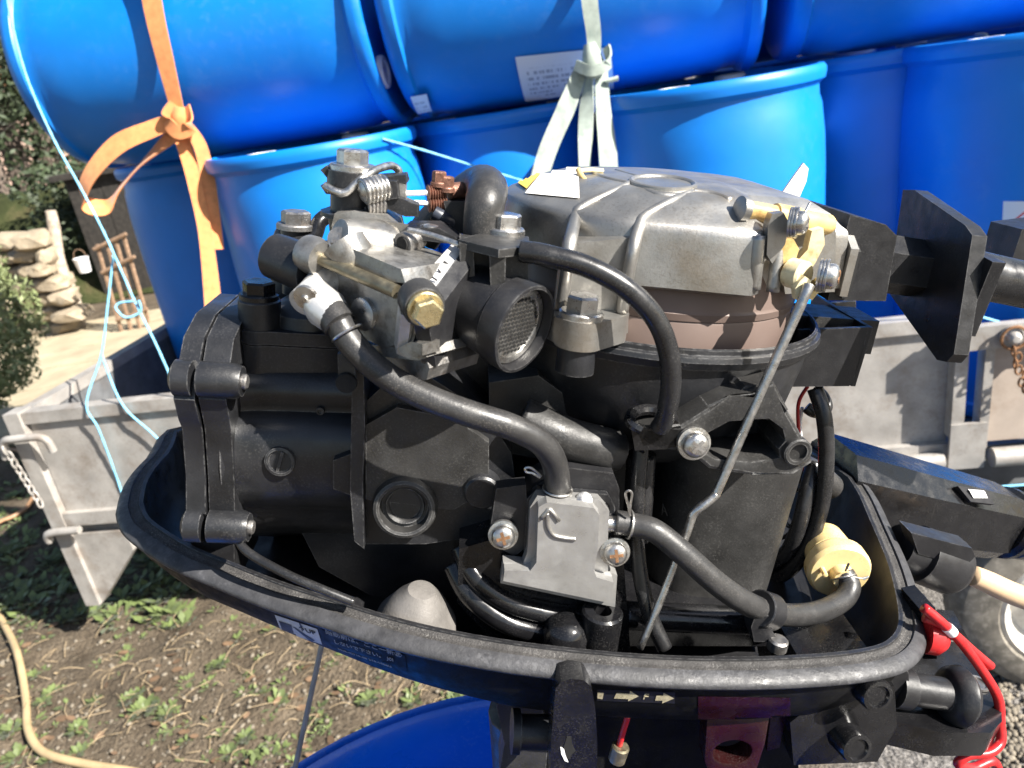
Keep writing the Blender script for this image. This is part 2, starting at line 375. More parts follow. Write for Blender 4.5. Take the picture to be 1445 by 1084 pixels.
# ================================================================== TRAILER
tr=empty('trailer',T(0,0,0)); tag(tr,'grey metal flatbed trailer with drop sides carrying the blue drums','trailer')
def tpart(name,bm,m,par=None,**k):
    # meshes are written in world space, shift to the trailer's origin
    for v in bm.verts: v.co-=T(0,0,0)
    return link(name,bm,m,par or tr,**k)
ax3=(TA,TN,V((0,0,1)))
aC=Ta(28,588,0); aE=3.2      # left corner, right end beyond the frame
zS=.812
def tb(bm,a0,a1,b0,b1,z0,z1): obox(bm,T((a0+a1)/2,(b0+b1)/2,(z0+z1)/2),ax3,(a1-a0,b1-b0,z1-z0))
bm=NB(); tb(bm,aC,aE,0,1.35,ZB-.05,ZB-.002); tpart('bed_floor',bm,'galvanised_dark',bev=.004)
aP=Ta(1352,560,-.01)   # middle post on the right
for a0,a1 in ((aC+.03,aP-.02),(aP+.25,aE)):
    bm=NB(); tb(bm,a0,a1,-.010,.006,ZB-.02,zS-.03)
    p=tpart('side_board',bm,'galvanised',bev=.002)
    bm=NB(); tb(bm,a0,a1,-.024,.020,zS-.034,zS); tpart('top_rail',bm,'galvanised',p,bev=.006)
    bm=NB(); tb(bm,a0,a1,-.030,-.0105,ZB-.015,ZB+.028); tpart('bottom_rail',bm,'galvanised',p,bev=.006)
bm=NB(); tb(bm,aC,aC+.025,.03,1.32,ZB-.02,zS-.03); p=tpart('end_board',bm,'galvanised_dark',bev=.003)
bm=NB(); tb(bm,aC-.012,aC+.03,.024,1.32,zS-.034,zS); tpart('top_rail',bm,'galvanised',p,bev=.006)
bm=NB(); tb(bm,aC-.02,aC+.027,-.034,.022,ZB-.30,zS+.004); tpart('corner_post',bm,'galvanised',bev=.006)
# triangular gusset below the corner
bm=NB(); prism(bm,[T(aC+.028,-.02,ZB-.30),T(aC+.20,-.02,ZB-.12),T(aC+.20,-.02,ZB-.05),T(aC+.028,-.02,ZB-.05)],TN*.03); tpart('gusset',bm,'galvanised',bev=.003)
# latch on the corner post
bm=NB(); tube(bm,[T(aC-.05,-.05,zS-.12),T(aC-.03,-.055,zS-.07),T(aC+.01,-.06,zS-.06),T(aC+.10,-.06,zS-.065),T(aC+.11,-.055,zS-.11)],.011,10); lt=tpart('latch',bm,'galvanised')
bm=NB(); tube(bm,[T(aC-.03,-.05,zS-.40),T(aC-.01,-.058,zS-.37),T(aC+.09,-.058,zS-.365)],.012,10); tpart('latch_handle',bm,'galvanised',lt)
for k in range(9):
    bm=NB(); c=T(aC-.03+.004*k,-.058,zS-.09-.022*k); A=(TA if k%2 else TN)
    tube(bm,[c+A*.009*math.cos(q*math.pi/4)+V((0,0,.015*math.sin(q*math.pi/4))) for q in range(9)],.003,6,3); tpart('chain_link',bm,'galvanised',lt)
# hinged uprights on the right with bars and chained pins
bm=NB(); tb(bm,aP-.028,aP+.0,-.05,-.012,ZB+.05,zS-.03); tpart('upright',bm,'galvanised',bev=.005)
bm=NB(); tb(bm,aP+.035,aP+.055,-.05,-.012,ZB+.02,zS-.06); tpart('upright',bm,'galvanised',bev=.005)
bm=NB(); tb(bm,aP+.062,aP+.185,-.035,-.012,ZB+.03,zS-.07); tpart('timber_panel',bm,'timber_panel',bev=.003)
bm=NB(); tb(bm,aP+.20,aP+.24,-.05,-.012,ZB+.02,zS-.05); tpart('upright',bm,'galvanised_dark',bev=.005)
bm=NB(); tb(bm,aP-.02,aP+.30,-.07,-.045,zS-.07,zS-.015); hb=tpart('hinge_bar',bm,'galvanised',bev=.004)
for k,da in enumerate((.075,.165)):
    c=T(aP+da,-.072,zS-.043); bm=NB(); lathe(bm,c,-TN,[(0,.026),(.006,.026),(.008,.016),(.018,.014),(.024,.008),(.025,0)],20); tpart('pin',bm,'galvanised',hb)
    bm=NB(); tube(bm,[c+(TA*math.cos(q*math.pi/5)+V((0,0,math.sin(q*math.pi/5))))*.026-TN*.012 for q in range(11)],.0035,6,3); tpart('pin_ring',bm,'rust',hb)
    for q in range(7):
        cc=c+TA*((q*.012)*(1 if k==0 else -1)*.5+.006*math.sin(q*2))-TN*(.014-.001*q)-V((0,0,.03+.016*q)); A=(TA if q%2 else TN)
        bm=NB(); tube(bm,[cc+A*.007*math.cos(u*math.pi/4)+V((0,0,.011*math.sin(u*math.pi/4))) for u in range(9)],.0026,6,2); tpart('chain_link',bm,'rust',hb)
bm=NB(); tb(bm,aP-.03,aP+.05,-.055,-.045,ZB-.03,ZB+.09); hg=tpart('hinge',bm,'galvanised',bev=.004)
bm=NB(); lathe(bm,T(aP-.13,-.045,ZB-.01),TA,[(0,.022),(.09,.022)],20); lathe(bm,T(aP+.07,-.045,ZB-.01),TA,[(0,.024),(.2,.024)],20); tpart('hinge_tube',bm,'galvanised',hg)
bm=NB(); tb(bm,aC+.05,aE,.02,.09,ZB-.13,ZB-.052); tpart('chassis_beam',bm,'galvanised_dark',bev=.004)
# wheel
wc=G(1500,835,.21); wx=wc-TN*0
wh=empty('wheel'); wh.parent=tr; wh.location=(0,0,0)
WA=-TN
bm=NB(); lathe(bm,wc,WA,[(-.07,.17),(-.068,.20),(-.055,.232),(-.03,.242),(.03,.242),(.055,.232),(.068,.20),(.07,.165),(.05,.15),(-.05,.15)],48); tpart('tyre',bm,'tyre',wh)
bm=NB(); lathe(bm,wc,WA,[(.03,.155),(.062,.158),(.066,.15),(.05,.145),(.02,.12),(.03,.07),(.045,.05),(.06,.04),(.062,0)],40,cap=False); tpart('rim',bm,'wheel_rim',wh)
# ================================================================== STRAPS AND ROPES
Zu=V((0,0,1))
def wv(ang): return TA*math.cos(rad(ang))+Zu*math.sin(rad(ang))
os_=empty('ratchet_strap'); tag(os_,'orange webbing strap knotted with a loop over the lying drum','strap')
bm=NB(); ribbon(bm,[Tp(203,-80,.20),Tp(216,10,.185),Tp(233,85,.185),Tp(252,162,.20)],[wv(-5)]*4,[.052,.050,.045,.034],.003)
link('webbing',bm,'orange_web',os_)
bm=NB(); ribbon(bm,[Tp(252,168,.20),Tp(215,182,.185),Tp(165,205,.17),Tp(125,250,.16),Tp(118,285,.17),Tp(150,292,.20),Tp(172,262,.215),Tp(205,225,.215),Tp(250,186,.215)],
  [wv(105),wv(112)+TN*.2,wv(122)+TN*.2,wv(130)+TN*.5,wv(100)+TN*.6,wv(90)+TN*.9,wv(130)*.5+TN,wv(130)*.5+TN,wv(120)],[.034,.044,.05,.05,.05,.05,.05,.045,.034],.003)
link('loop',bm,'orange_web',os_)
bm=NB(); ribbon(bm,[Tp(252,176,.215),Tp(258,200,.21),Tp(270,240,.19),Tp(288,320,.14),Tp(298,400,.07),Tp(303,470,.0),Tp(310,560,-.03)],[wv(20)+TN*.4]*7,[.04,.038,.036,.034,.042,.046,.05],.003)
link('tail',bm,'orange_web',os_)
bm=NB(); ribbon(bm,[Tp(262,176,.20),Tp(282,205,.205),Tp(293,250,.20),Tp(300,300,.17),Tp(306,352,.14)],[wv(-20)+TN*.5]*5,[.03,.034,.036,.036,.036],.003)
link('tail',bm,'orange_web',os_)
bm=NB(); ribbon(bm,[Tp(248,148,.195),Tp(236,168,.18),Tp(250,186,.175),Tp(268,178,.18),Tp(262,152,.20)],[wv(60),wv(75),wv(85),wv(70),wv(60)],.036,.004); lathe(bm,Tp(254,168,.2),wv(70),[(-.03,.012),(-.02,.02),(.01,.022),(.03,.014)],12)
link('knot',bm,'orange_web',os_)
gs=empty('webbing_strap'); tag(gs,'faded green webbing strap knotted below the paper label of the lying drum','strap')
bm=NB(); ribbon(bm,[Tp(828,-80,.20),Tp(832,0,.188),Tp(838,50,.188),Tp(838,90,.19)],[wv(0)]*4,[.042,.038,.034,.03],.003); link('webbing',bm,'green_web',gs)
for pts,wd,an in (([(822,92),(800,150),(772,215),(755,280),(745,340)],[.03,.045,.045,.042,.042],20),([(832,95),(828,150),(825,220),(822,330)],[.03,.036,.036,.036],75),([(848,90),(851,150),(858,220),(864,330)],[.03,.036,.045,.045],5)):
    bm=NB(); ribbon(bm,[Tp(*q,.20-.13*i/len(pts)) for i,q in enumerate(pts)],[wv(an)+TN*.3]*len(pts),wd,.003); link('tail',bm,'green_web',gs)
bm=NB(); lathe(bm,Tp(837,90,.19),wv(95),[(-.034,.014),(-.02,.026),(.0,.028),(.022,.022),(.045,.014)],14)
ribbon(bm,[Tp(812,92,.175),Tp(835,100,.16),Tp(858,90,.165),Tp(856,66,.18)],[wv(80)]*4,.024,.005); lathe(bm,Tp(855,115,.18),wv(5),[(0,.006),(.03,.006)],8); link('knot',bm,'green_web',gs)
def rope(name,paths,label,r=.0029):
    o=empty(name); tag(o,label,'rope')
    for nm,pts in paths:
        bm=NB(); P=cr(pts,10); N=len(P); L=0; Ls=[0]
        for i in range(1,N): L+=(P[i]-P[i-1]).length; Ls.append(L)
        sweep(bm,P,lambda i:[((r*(1+.22*math.cos(3*(2*math.pi*k/9)+Ls[i]*220)))*math.cos(2*math.pi*k/9),(r*(1+.22*math.cos(3*(2*math.pi*k/9)+Ls[i]*220)))*math.sin(2*math.pi*k/9)) for k in range(9)])
        link(nm,bm,'rope_blue',o,angle=180)
rope('blue_rope',[('strand',[Tp(8,-40,.20),Tp(14,20,.19),Tp(38,110,.175),Tp(75,195,.16),Tp(112,262,.13),Tp(150,335,.09),Tp(190,425,.04),Tp(222,490,.0),Tp(255,565,-.03)]),
  ('knot_loop',[Tp(190,425,.03),Tp(168,428,.03),Tp(164,436,.02),Tp(178,448,.02),Tp(198,440,.03),Tp(196,424,.03)]),
  ('strand',[Tp(160,360,.09),Tp(152,430,.06),Tp(143,500,.02),Tp(122,570,-.03),Tp(140,608,-.03),Tp(170,690,-.013),Tp(190,760,-.013)]),
  ('strand',[Tp(143,500,.02),Tp(172,570,-.03),Tp(215,612,-.03),Tp(270,665,-.03)])],'thin pale blue rope tied down over the left corner of the trailer')
rope('blue_rope',[('strand',[Tp(540,196,.2),Tp(600,213,.3),Tp(680,238,.34),Tp(760,262,.36)])],'thin pale blue rope stretched across the shaded drum behind the green strap')
rope('blue_rope',[('strand',[Tp(1190,395,-.03),Tp(1255,408,-.03),Tp(1400,452,-.03),Tp(1480,470,-.03)])],'thin blue rope along the trailer top rail behind the black plate')
rope('blue_rope',[('strand',[Tp(1340,695,-.10),Tp(1400,688,-.10),Tp(1480,682,-.10)])],'short blue rope below the hinge tube of the trailer')
# ================================================================== OPEN TANK DRUM under the motor
tk=empty('open_barrel',(-.08,.262,0)); tag(tk,'open topped blue barrel under the motor leg','barrel')
bm=NB(); lathe(bm,(0,0,0),(0,0,1),[(0,.25),(.02,.276),(.3,.286),(.86,.284),(.90,.287),(.908,.289),(.918,.294),(.928,.293),(.932,.289),(.928,.286),(.927,.283),(.931,.280),(.926,.276),(.90,.277),(.84,.272),(.3,.276),(.03,.268),(.025,0)],72)
link('shell',bm,'tank_blue',tk,angle=50)
mw=mat('tank_water',(.01,.05,.12),.05,0,.1,5,.15,30); 
bm=NB(); lathe(bm,(0,0,.62),(0,0,1),[(0,.272),(.002,.272),(.002,0)],48); link('water',bm,'tank_water',tk)
st=empty('stick'); tag(st,'thin grey rod leaning down into the open barrel','rod')
p0=Tp(466,855,-1.295); p1=Tp(415,1090,-1.33)
bm=NB(); tube(bm,[p0,p1,p1+(p1-p0)*1.2],.0022,8,3); link('shaft',bm,'stick_wood',st)
# ================================================================== GARDEN on the left
def leafcards(bm,c,rad3,n,size,rng,norm_out=.5,lw=.45):
    for _ in range(n):
        while True:
            d=V((rng.uniform(-1,1),rng.uniform(-1,1),rng.uniform(-1,1)))
            if .05<d.length<1: break
        d=d.normalized()*(d.length**.45)
        k=1+.35*mnoise.noise(V(c)+d*2.3)
        p=V(c)+V((d.x*rad3[0],d.y*rad3[1],d.z*rad3[2]))*k
        nv=(d*norm_out+V((rng.uniform(-1,1),rng.uniform(-1,1),rng.uniform(-.6,1)))).normalized()
        x,y,_=frame(nv); a=rng.uniform(0,6.28); u=x*math.cos(a)+y*math.sin(a); v=nv.cross(u); s=size*rng.uniform(.6,1.4)
        q=[p-u*s,p+v*s*lw+nv*s*.15,p+u*s,p-v*s*lw+nv*s*.15]
        bm.faces.new([bm.verts.new(x_) for x_ in q])
rng=random.Random(3)
# stone wall, each stone its own mesh
wl=empty('stone_wall',(-4.6,6.2,0)); tag(wl,'low rough dry stone wall in sunlight beyond the trailer','wall')
def stone(c,s,par):
    bm=NB(); bmesh.ops.create_icosphere(bm,subdivisions=2,radius=1)
    sd=rng.uniform(0,50)
    for v in bm.verts:
        p=v.co.copy(); m=max(abs(p.x),abs(p.y),abs(p.z)); p=p.lerp(p/m,.75); p*=1+.30*mnoise.noise(p*1.1+V((sd,0,0)))+.08*mnoise.noise(p*4+V((sd,0,0)))
        v.co=V((p.x*s[0],p.y*s[1],p.z*s[2]))+V(c)-V(par.location)
    link('stone',bm,'stone',par,angle=22)
w0=G(-60,470); w1=G(108,468)
for row in range(7):
    x=0; L=(w1-w0).length; u=(w1-w0).normalized(); vv=V((-u.y,u.x,0))
    while x<L:
        s=rng.uniform(.06,.17); h=.066
        stone(w0+u*(x+s)+vv*rng.uniform(-.03,.05)+V((0,0,.06+row*.13+rng.uniform(-.015,.015))),(s*1.02,rng.uniform(.12,.2),h*rng.uniform(.95,1.2)),wl); x+=2*s
# wooden post
po=empty('wooden_post',G(112,462)); tag(po,'weathered leaning wooden post beside the stone wall','post')
bt=G(112,464)-po.location; dist=G(112,464); d=ray(68,298); tp=CAM+d*((dist.y)/d.y)-po.location
bm=NB(); P=[bt.lerp(tp,i/8)+V((.02*math.sin(i),0,0)) for i in range(9)]; tube(bm,P,[.062,.058,.055,.056,.053,.052,.052,.05,.042],10,3); link('shaft',bm,'wood_grey',po)
# rusty gate of bars
gt=empty('iron_gate',G(190,478)); tag(gt,'rusty leaning iron gate of thin bars beside the blue drum','gate')
gd=G(175,470).y
def at(px,py,y): d=ray(px,py); return CAM+d*(y/d.y)
for (x0,y0,x1,y1) in ((137,345,172,470),(150,340,186,470),(163,338,198,465),(174,332,210,455)):
    bm=NB(); tube(bm,[at(x0,y0,gd)-gt.location,at(x1,y1,gd)-gt.location],.017,6,2); link('bar',bm,'iron_rust',gt)
for (x0,y0,x1,y1) in ((132,352,178,330),(143,385,190,362),(164,452,208,436)):
    bm=NB(); tube(bm,[at(x0,y0,gd-.03)-gt.location,at(x1,y1,gd-.03)-gt.location],.016,6,2); link('rail',bm,'iron_rust',gt)
# added dark plank screen standing in for the shaded opening behind the gate
sh=empty('shade_backdrop',G(150,455)+V((0,.9,0))); tag(sh,'added dark plank screen standing in for the shaded gap behind the rusty gate','backdrop')
mat('shade_plank',(.028,.024,.02),.9,0,.5,25,.4,80)
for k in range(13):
    bm=NB(); obox(bm,V((-.42+.17*k,.25+.006*(k%2),.62)),AXES,(.165,.03,1.24)); link('plank',bm,'shade_plank',sh,bev=.004)
bm=NB(); obox(bm,V((.6,.6,1.27)),AXES,(2.4,.9,.06)); link('roof',bm,'shade_plank',sh)
# bucket
bk=empty('bucket',at(121,384,gd+.5)); tag(bk,'small white bucket hanging in the dark gap beyond the gate','bucket')
bk.scale=(.62,.62,.62)
bm=NB(); lathe(bm,(0,0,0),(0,0,1),[(0,.075),(.02,.08),(.19,.10),(.2,.107),(.21,.107),(.21,.098),(.03,.075),(.03,0)],24); link('pail',bm,'bucket_white',bk)
bm=NB(); tube(bm,[V((-.1,0,.2)),V((-.06,0,.3)),V((0,0,.33)),V((.06,0,.3)),V((.1,0,.2))],.005,6); link('handle',bm,'iron_rust',bk)
# paving slabs
pv=empty('paving',G(140,520)); pv['kind']='structure'
c0=G(140,500); 
for i in range(-4,4):
    for j in range(-3,3):
        c=c0+V((i*.52+.1*(j%2),j*.5,0)); bm=NB(); obox(bm,c-pv.location+V((0,0,.004+.004*rng.random())),(V((1,.05,0)),V((-.05,1,0)),V((0,0,1))),(.505,.485,.03)); link('slab',bm,'paving_stone',pv,bev=.006)
# sunlit bush at the left edge
bs=empty('bush',G(-130,650)); tag(bs,'sunlit olive green bush at the edge of the paving','bush')
bm=NB(); c=at(-62,450,G(-130,650).y)-bs.location
leafcards(bm,c,(.34,.4,.52),9000,.022,rng,.5,.3); link('foliage',bm,'leaf_olive',bs,angle=180)
bm=NB()
for k in range(9): tube(bm,[V((0,0,0)),V((rng.uniform(-.1,.1),rng.uniform(-.1,.1),.25)),c+V((rng.uniform(-.25,.25),rng.uniform(-.25,.25),rng.uniform(0,.4)))],[.014,.01,.003],6,4)
link('stems',bm,'bark',bs)
# mossy bank and trees behind
bk2=empty('mossy_bank',(-6,9,0)); tag(bk2,'dark mossy bank with ivy behind the stone wall','bank')
bm=NB(); g=[]
for i in range(40):
    row=[]
    for j in range(14):
        x=-9+i*.22; t=j/13; z=1.15*math.sin(t*1.57)+.12*mnoise.noise(V((x*1.4,j*.4,1)))+.05*mnoise.noise(V((x*5,j,1)))
        row.append(bm.verts.new((x+6,7.9+t*1.6+.2*mnoise.noise(V((x,j*.5,7)))-9,max(z,-.05))))
    g.append(row)
for a,b in zip(g,g[1:]):
    for j in range(13): bm.faces.new((a[j],a[j+1],b[j+1],b[j]))
link('earth',bm,'moss',bk2,angle=180)
bm=NB(); 
for k in range(14): leafcards(bm,V((rng.uniform(-3,2.5),rng.uniform(-.7,.6),rng.uniform(.7,1.25))),(.5,.4,.25),500,.035,rng,.6,.5)
link('ivy',bm,'leaf_dark',bk2,angle=180)
for k,(px,y,h) in enumerate(((6,10.5,5),(45,11.2,6),(95,11.8,5.5),(135,12.6,6),(-40,11,6),(165,13.5,6))):
    b0=at(px,300,y); b0.z=.6
    t=empty('tree',b0); tag(t,['thick dark trunk rising behind the mossy bank','bare dark tree behind the wooden post','slim dark tree behind the white bucket','leafy dark tree behind the loop of the strap','dark tree at the end of the mossy bank','dark tree behind the blue drums'][k],'tree','trees behind the mossy bank')
    bm=NB(); tube(bm,[V((0,0,-.8)),V((.06,0,h*.3)),V((-.08,0,h*.6)),V((.05,0,h))],[.17-.015*k,.13,.09,.03],9,5)
    for q in range(16):
        z0=rng.uniform(.5,h*.9); an=rng.uniform(0,6.28); l=rng.uniform(.5,1.3); tube(bm,[V((0,0,z0)),V((math.cos(an)*l*.5,math.sin(an)*l*.5,z0+l*.35)),V((math.cos(an)*l,math.sin(an)*l,z0+l*.5))],[.035,.02,.006],6,4)
    link('trunk',bm,'bark',t)
    bm=NB()
    for q in range(9): leafcards(bm,V((rng.uniform(-.7,.7),rng.uniform(-.5,.5),rng.uniform(.2,h))),(.6,.5,.5),420,.05,rng,.4,.45)
    link('crown',bm,'leaf_dark',t,angle=180)
hs=empty('house',at(-10,260,22)); hs.location.z=0; tag(hs,'pink plastered house far behind the trees','house')
bm=NB(); obox(bm,(0,0,1.6),AXES,(8,4,3.2)); link('wall',bm,'plaster_pink',hs)
bm=NB(); prism(bm,[V((-4.3,-2.4,3.2)),V((-4.3,2.4,3.2)),V((-4.3,0,4.8))],(8.6,0,0)); link('roof',bm,'rust',hs)
# hoses on the soil
def lay(pts,r): return [V((p.x,p.y,gz(p.x,p.y)+r+.004)) for p in (G(*q) for q in pts)]
bm=NB(); tube(bm,lay([(-40,800),(5,880),(28,930),(36,985),(40,1030),(60,1062),(110,1078),(190,1092),(300,1110)],.011),.011,12,6); tag(link('garden_hose',bm,'hose_tan',angle=180),'tan garden hose curving over the weedy soil','hose')
bm=NB(); tube(bm,lay([(-30,640),(25,640),(55,665),(40,715),(-10,740)],.010),.010,10,6); tag(link('cable',bm,'hose_brown',angle=180),'brown cable lying in the shade left of the trailer','cable')
# weeds, straw, pebbles (uncountable)
def on_soil(px,py): p=G(px,py); p.z=gz(p.x,p.y); return p
bm=NB(); 
def weed(p,r,n,hl):
    for _ in range(n):
        a=rng.uniform(0,6.28); l=r*rng.uniform(.4,1); q=p+V((math.cos(a),math.sin(a),0))*rng.uniform(0,r*.5)
        u=V((math.cos(a),math.sin(a),rng.uniform(.3,1.2)*hl)).normalized(); s=V((-math.sin(a),math.cos(a),.2))*l*.22
        v=[bm.verts.new(x) for x in (q,q+u*l*.5+s,q+u*l+V((0,0,-.15*l)),q+u*l*.5-s)]; bm.faces.new(v)
for (px,py,r,n) in ((205,1000,.07,150),(180,985,.05,80),(235,1005,.05,80),(270,830,.06,90),(225,800,.07,100),(250,790,.07,100),(200,770,.06,80),(310,935,.05,50),(320,1055,.05,60),(345,1035,.05,60),(15,1030,.06,70),(70,975,.05,60),(110,1030,.05,60),(60,990,.05,40),(300,940,.04,40),(395,985,.05,50),(130,985,.04,40),(640,985,.05,60),(580,985,.05,60),(520,985,.06,60),(240,880,.05,60),(20,700,.08,90),(80,790,.08,90),(60,830,.07,60),(10,780,.09,90),(110,1060,.05,50),(20,1060,.06,60),(40,950,.05,50)):
    weed(on_soil(px,py),r*.62,n,1)
for _ in range(260):
    p=on_soil(rng.uniform(-40,700),rng.uniform(770,1084)); weed(p,rng.uniform(.012,.035),rng.randint(4,14),.8)
for _ in range(500):
    p=on_soil(rng.uniform(-60,260),rng.uniform(600,880)); weed(p,rng.uniform(.03,.07),rng.randint(5,12),1)
o=link('weeds',bm,'leaf_weed',angle=180); o['kind']='stuff'; o['label']='low green weeds scattered over the soil'; o['category']='weeds'
bm=NB()
for _ in range(260):
    p=on_soil(rng.uniform(-30,700),rng.uniform(640,1090) if rng.random()<.3 else rng.gauss(960,60)); a=rng.uniform(0,6.28); l=rng.uniform(.02,.09); d=V((math.cos(a),math.sin(a),rng.uniform(-.1,.35)))
    tube(bm,[p+V((0,0,.004)),p+d*l*.5+V((0,0,.012)),p+d*l+V((rng.uniform(-.02,.02),rng.uniform(-.02,.02),.004))],.0011,4,3)
o=link('straw',bm,'straw',angle=180); o['kind']='stuff'; o['label']='dry straw stalks strewn on the soil'; o['category']='straw'
bm=NB()
for _ in range(1300):
    p=on_soil(rng.uniform(-30,720),rng.uniform(860,1090)); s=rng.choice((.0015,.002,.003,.004,.007))
    M=Matrix.Translation(p+V((0,0,s*.4)))@Matrix.Rotation(rng.uniform(0,6),4,'Z')@Matrix.Diagonal((s*rng.uniform(.8,1.5),s,s*.7,1))
    bmesh.ops.create_icosphere(bm,subdivisions=1,radius=1,matrix=M)
for _ in range(700):
    p=on_soil(rng.uniform(1380,1500),rng.uniform(930,1090)); s=rng.choice((.003,.005,.008))
    bmesh.ops.create_icosphere(bm,subdivisions=1,radius=s,matrix=Matrix.Translation(p+V((0,0,s*.3))))
o=link('pebbles',bm,'pebble',angle=60); o['kind']='stuff'; o['label']='small pebbles and clods on the soil'; o['category']='pebbles'
bm=NB()
for _ in range(110):
    p=on_soil(rng.uniform(-20,690),rng.uniform(880,1080)); x,y,_=frame(V((rng.uniform(-.5,.5),rng.uniform(-.5,.5),1))); s=rng.uniform(.006,.014)
    bm.faces.new([bm.verts.new(p+V((0,0,.008))+x*s*math.cos(k*1.05)*1.5+y*s*math.sin(k*1.05)*.8) for k in range(6)])
o=link('dead_leaves',bm,'dead_leaf',angle=180); o['kind']='stuff'; o['label']='brown dead leaves on the soil'; o['category']='leaves'
# ================================================================== OUTBOARD MOTOR (own frame: x forward, y away, z up; tilted on its bracket)
from mathutils.bvhtree import BVHTree
EYAW=rad(5); _r,_u,_f=basis(rad(21),rad(-5.3)); _q=Matrix.Rotation(-EYAW,3,'Z'); ER,EU,EF=_q@_r,_q@_u,_q@_f
def erd(px,py): return ER*((px-722.5)/FPX)-EU*((py-542)/FPX)+EF
EC=-(erd(722,560).normalized()*.45)
def E(px,py,Y=None,Z=None,X=None):
    d=erd(px,py)
    if Y is not None: t=(Y-EC.y)/d.y
    elif Z is not None: t=(Z-EC.z)/d.z
    else: t=(X-EC.x)/d.x
    return EC+d*t
def SC(Y): return (E(723,600,Y=Y)-E(722,600,Y=Y)).length
def ew(v): return CR*v.dot(ER)+CU*v.dot(EU)+CF*v.dot(EF)
root=empty('outboard_motor'); tag(root,'outboard motor with its cowl removed, black engine block and bare metal flywheel cover','outboard motor')
ex,ey,ez=ew(V((1,0,0))),ew(V((0,1,0))),ew(V((0,0,1))); eo=CAM-ew(EC)
root.matrix_world=Matrix(((ex.x,ey.x,ez.x,eo.x),(ex.y,ey.y,ez.y,eo.y),(ex.z,ey.z,ez.z,eo.z),(0,0,0,1)))
X_,Y_,Z_=AXES
def ep(name,bm,m,par=None,**k): return link(name,bm,m,par or root,**k)
def PP(pts,Y): return [E(p[0],p[1],Y=(p[2] if len(p)>2 else Y)) for p in pts]
def pris(name,pts,Y,depth,m,bev=.002,par=None,seg=2,**k):
    bm=NB(); prism(bm,PP(pts,Y),(0,depth,0)); return ep(name,bm,m,par,bev=bev,seg=seg,**k)
def prism_hole(bm,out,inn,off):
    off=V(off)
    def loop(P): 
        v=[bm.verts.new(p) for p in P]; return v,[bm.edges.new((v[i],v[(i+1)%len(v)])) for i in range(len(v))]
    res=[]
    for d in (V((0,0,0)),off):
        a,ae=loop([p+d for p in out]); b,be=loop([p+d for p in inn]); bmesh.ops.triangle_fill(bm,edges=ae+be,use_beauty=True,use_dissolve=False); res.append((a,b))
    for k in (0,1):
        A,B=res[0][k],res[1][k]; n=len(A)
        for i in range(n): bm.faces.new((A[i],A[(i+1)%n],B[(i+1)%n],B[i]))
def hexbolt(name,p,ax,r,h,m,par=None,fl=1.25,rot=0,wash=True):
    bm=NB(); ax=V(ax).normalized()
    if wash: lathe(bm,p,ax,[(-.0002,r*fl),(h*.22,r*fl),(h*.3,r*fl*.93),(h*.3,0)],24)
    lathe(bm,V(p)+ax*h*.28,ax,[(0,r),(h*.62,r),(h*.72,r*.86),(h*.72,0)],6,rot)
    return ep(name,bm,m,par,angle=25)
def phillips(name,p,ax,r,m='steel',par=None,rot=.5,wash=2,recess='rust'):
    bm=NB(); ax=V(ax).normalized(); p=V(p)
    pr=[]
    h=0
    for k in range(wash): pr+=[(h,r*1.28),(h+r*.12,r*1.3),(h+r*.2,r*1.28),(h+r*.22,r*1.12)]; h+=r*.24
    lathe(bm,p,ax,pr+[(h,0)],26)
    lathe(bm,p+ax*h,ax,[(0,r),(r*.35,r*.99),(r*.6,r*.85),(r*.74,r*.6),(r*.78,.0)],24)
    s=ep(name,bm,m,par)
    x,y,z=frame(ax); x,y=x*math.cos(rot)+y*math.sin(rot),y*math.cos(rot)-x*math.sin(rot)
    bm=NB(); c=p+ax*(h+r*.70)
    obox(bm,c,(x,y,z),(r*1.15,r*.26,r*.2)); obox(bm,c,(x,y,z),(r*.26,r*1.15,r*.199)); ep('cross_slot',bm,recess,s) if par is None else None
    if par is not None: bm.free() if bm.is_valid else None
    return s
def etube(name,pts,r,m,par=None,seg=14,n=8):
    bm=NB(); tube(bm,[E(p[0],p[1],Y=p[2]) for p in pts],r,seg,n); return ep(name,bm,m,par,angle=180)
def ecyl(name,p,ax,prof,m,par=None,seg=28,rot=0,angle=38):
    bm=NB(); lathe(bm,p,ax,prof,seg,rot); return ep(name,bm,m,par,angle=angle)
# ---------------------------------------------------------------- lower cowl (pan)
ZR=-.08
near=[(163,728),(168,748),(185,768),(236,802),(300,830),(370,859),(450,886),(520,909),(600,930),(700,949),(800,962),(900,971),(1000,975),(1100,974),(1200,967),(1262,956),(1292,940),(1306,915),(1304,880)]
O=[E(x,y,Z=ZR) for x,y in near]+[E(1288,820,Z=-.073),E(1262,760,Z=-.066),E(1232,700,Z=-.060),E(1195,668,Z=-.058)]
O+=[V((.215,.115,-.062)),V((.16,.125,-.07)),V((.06,.125,-.078)),V((-.04,.112,-.08)),V((-.10,.085,-.08))]+[E(262,606,Z=ZR),E(205,652,Z=ZR),E(174,690,Z=ZR)]
O=cr(O+[O[0]],4)[:-1]; nO=len(O)
nrm=[]
for i in range(nO):
    t=(O[(i+2)%nO]-O[i-2]); t.z=0; t.normalize(); nrm.append(V((-t.y,t.x,0)))
def ring(d,dz): return [O[i]+nrm[i]*d+V((0,0,dz+.0065)) for i in range(nO)]
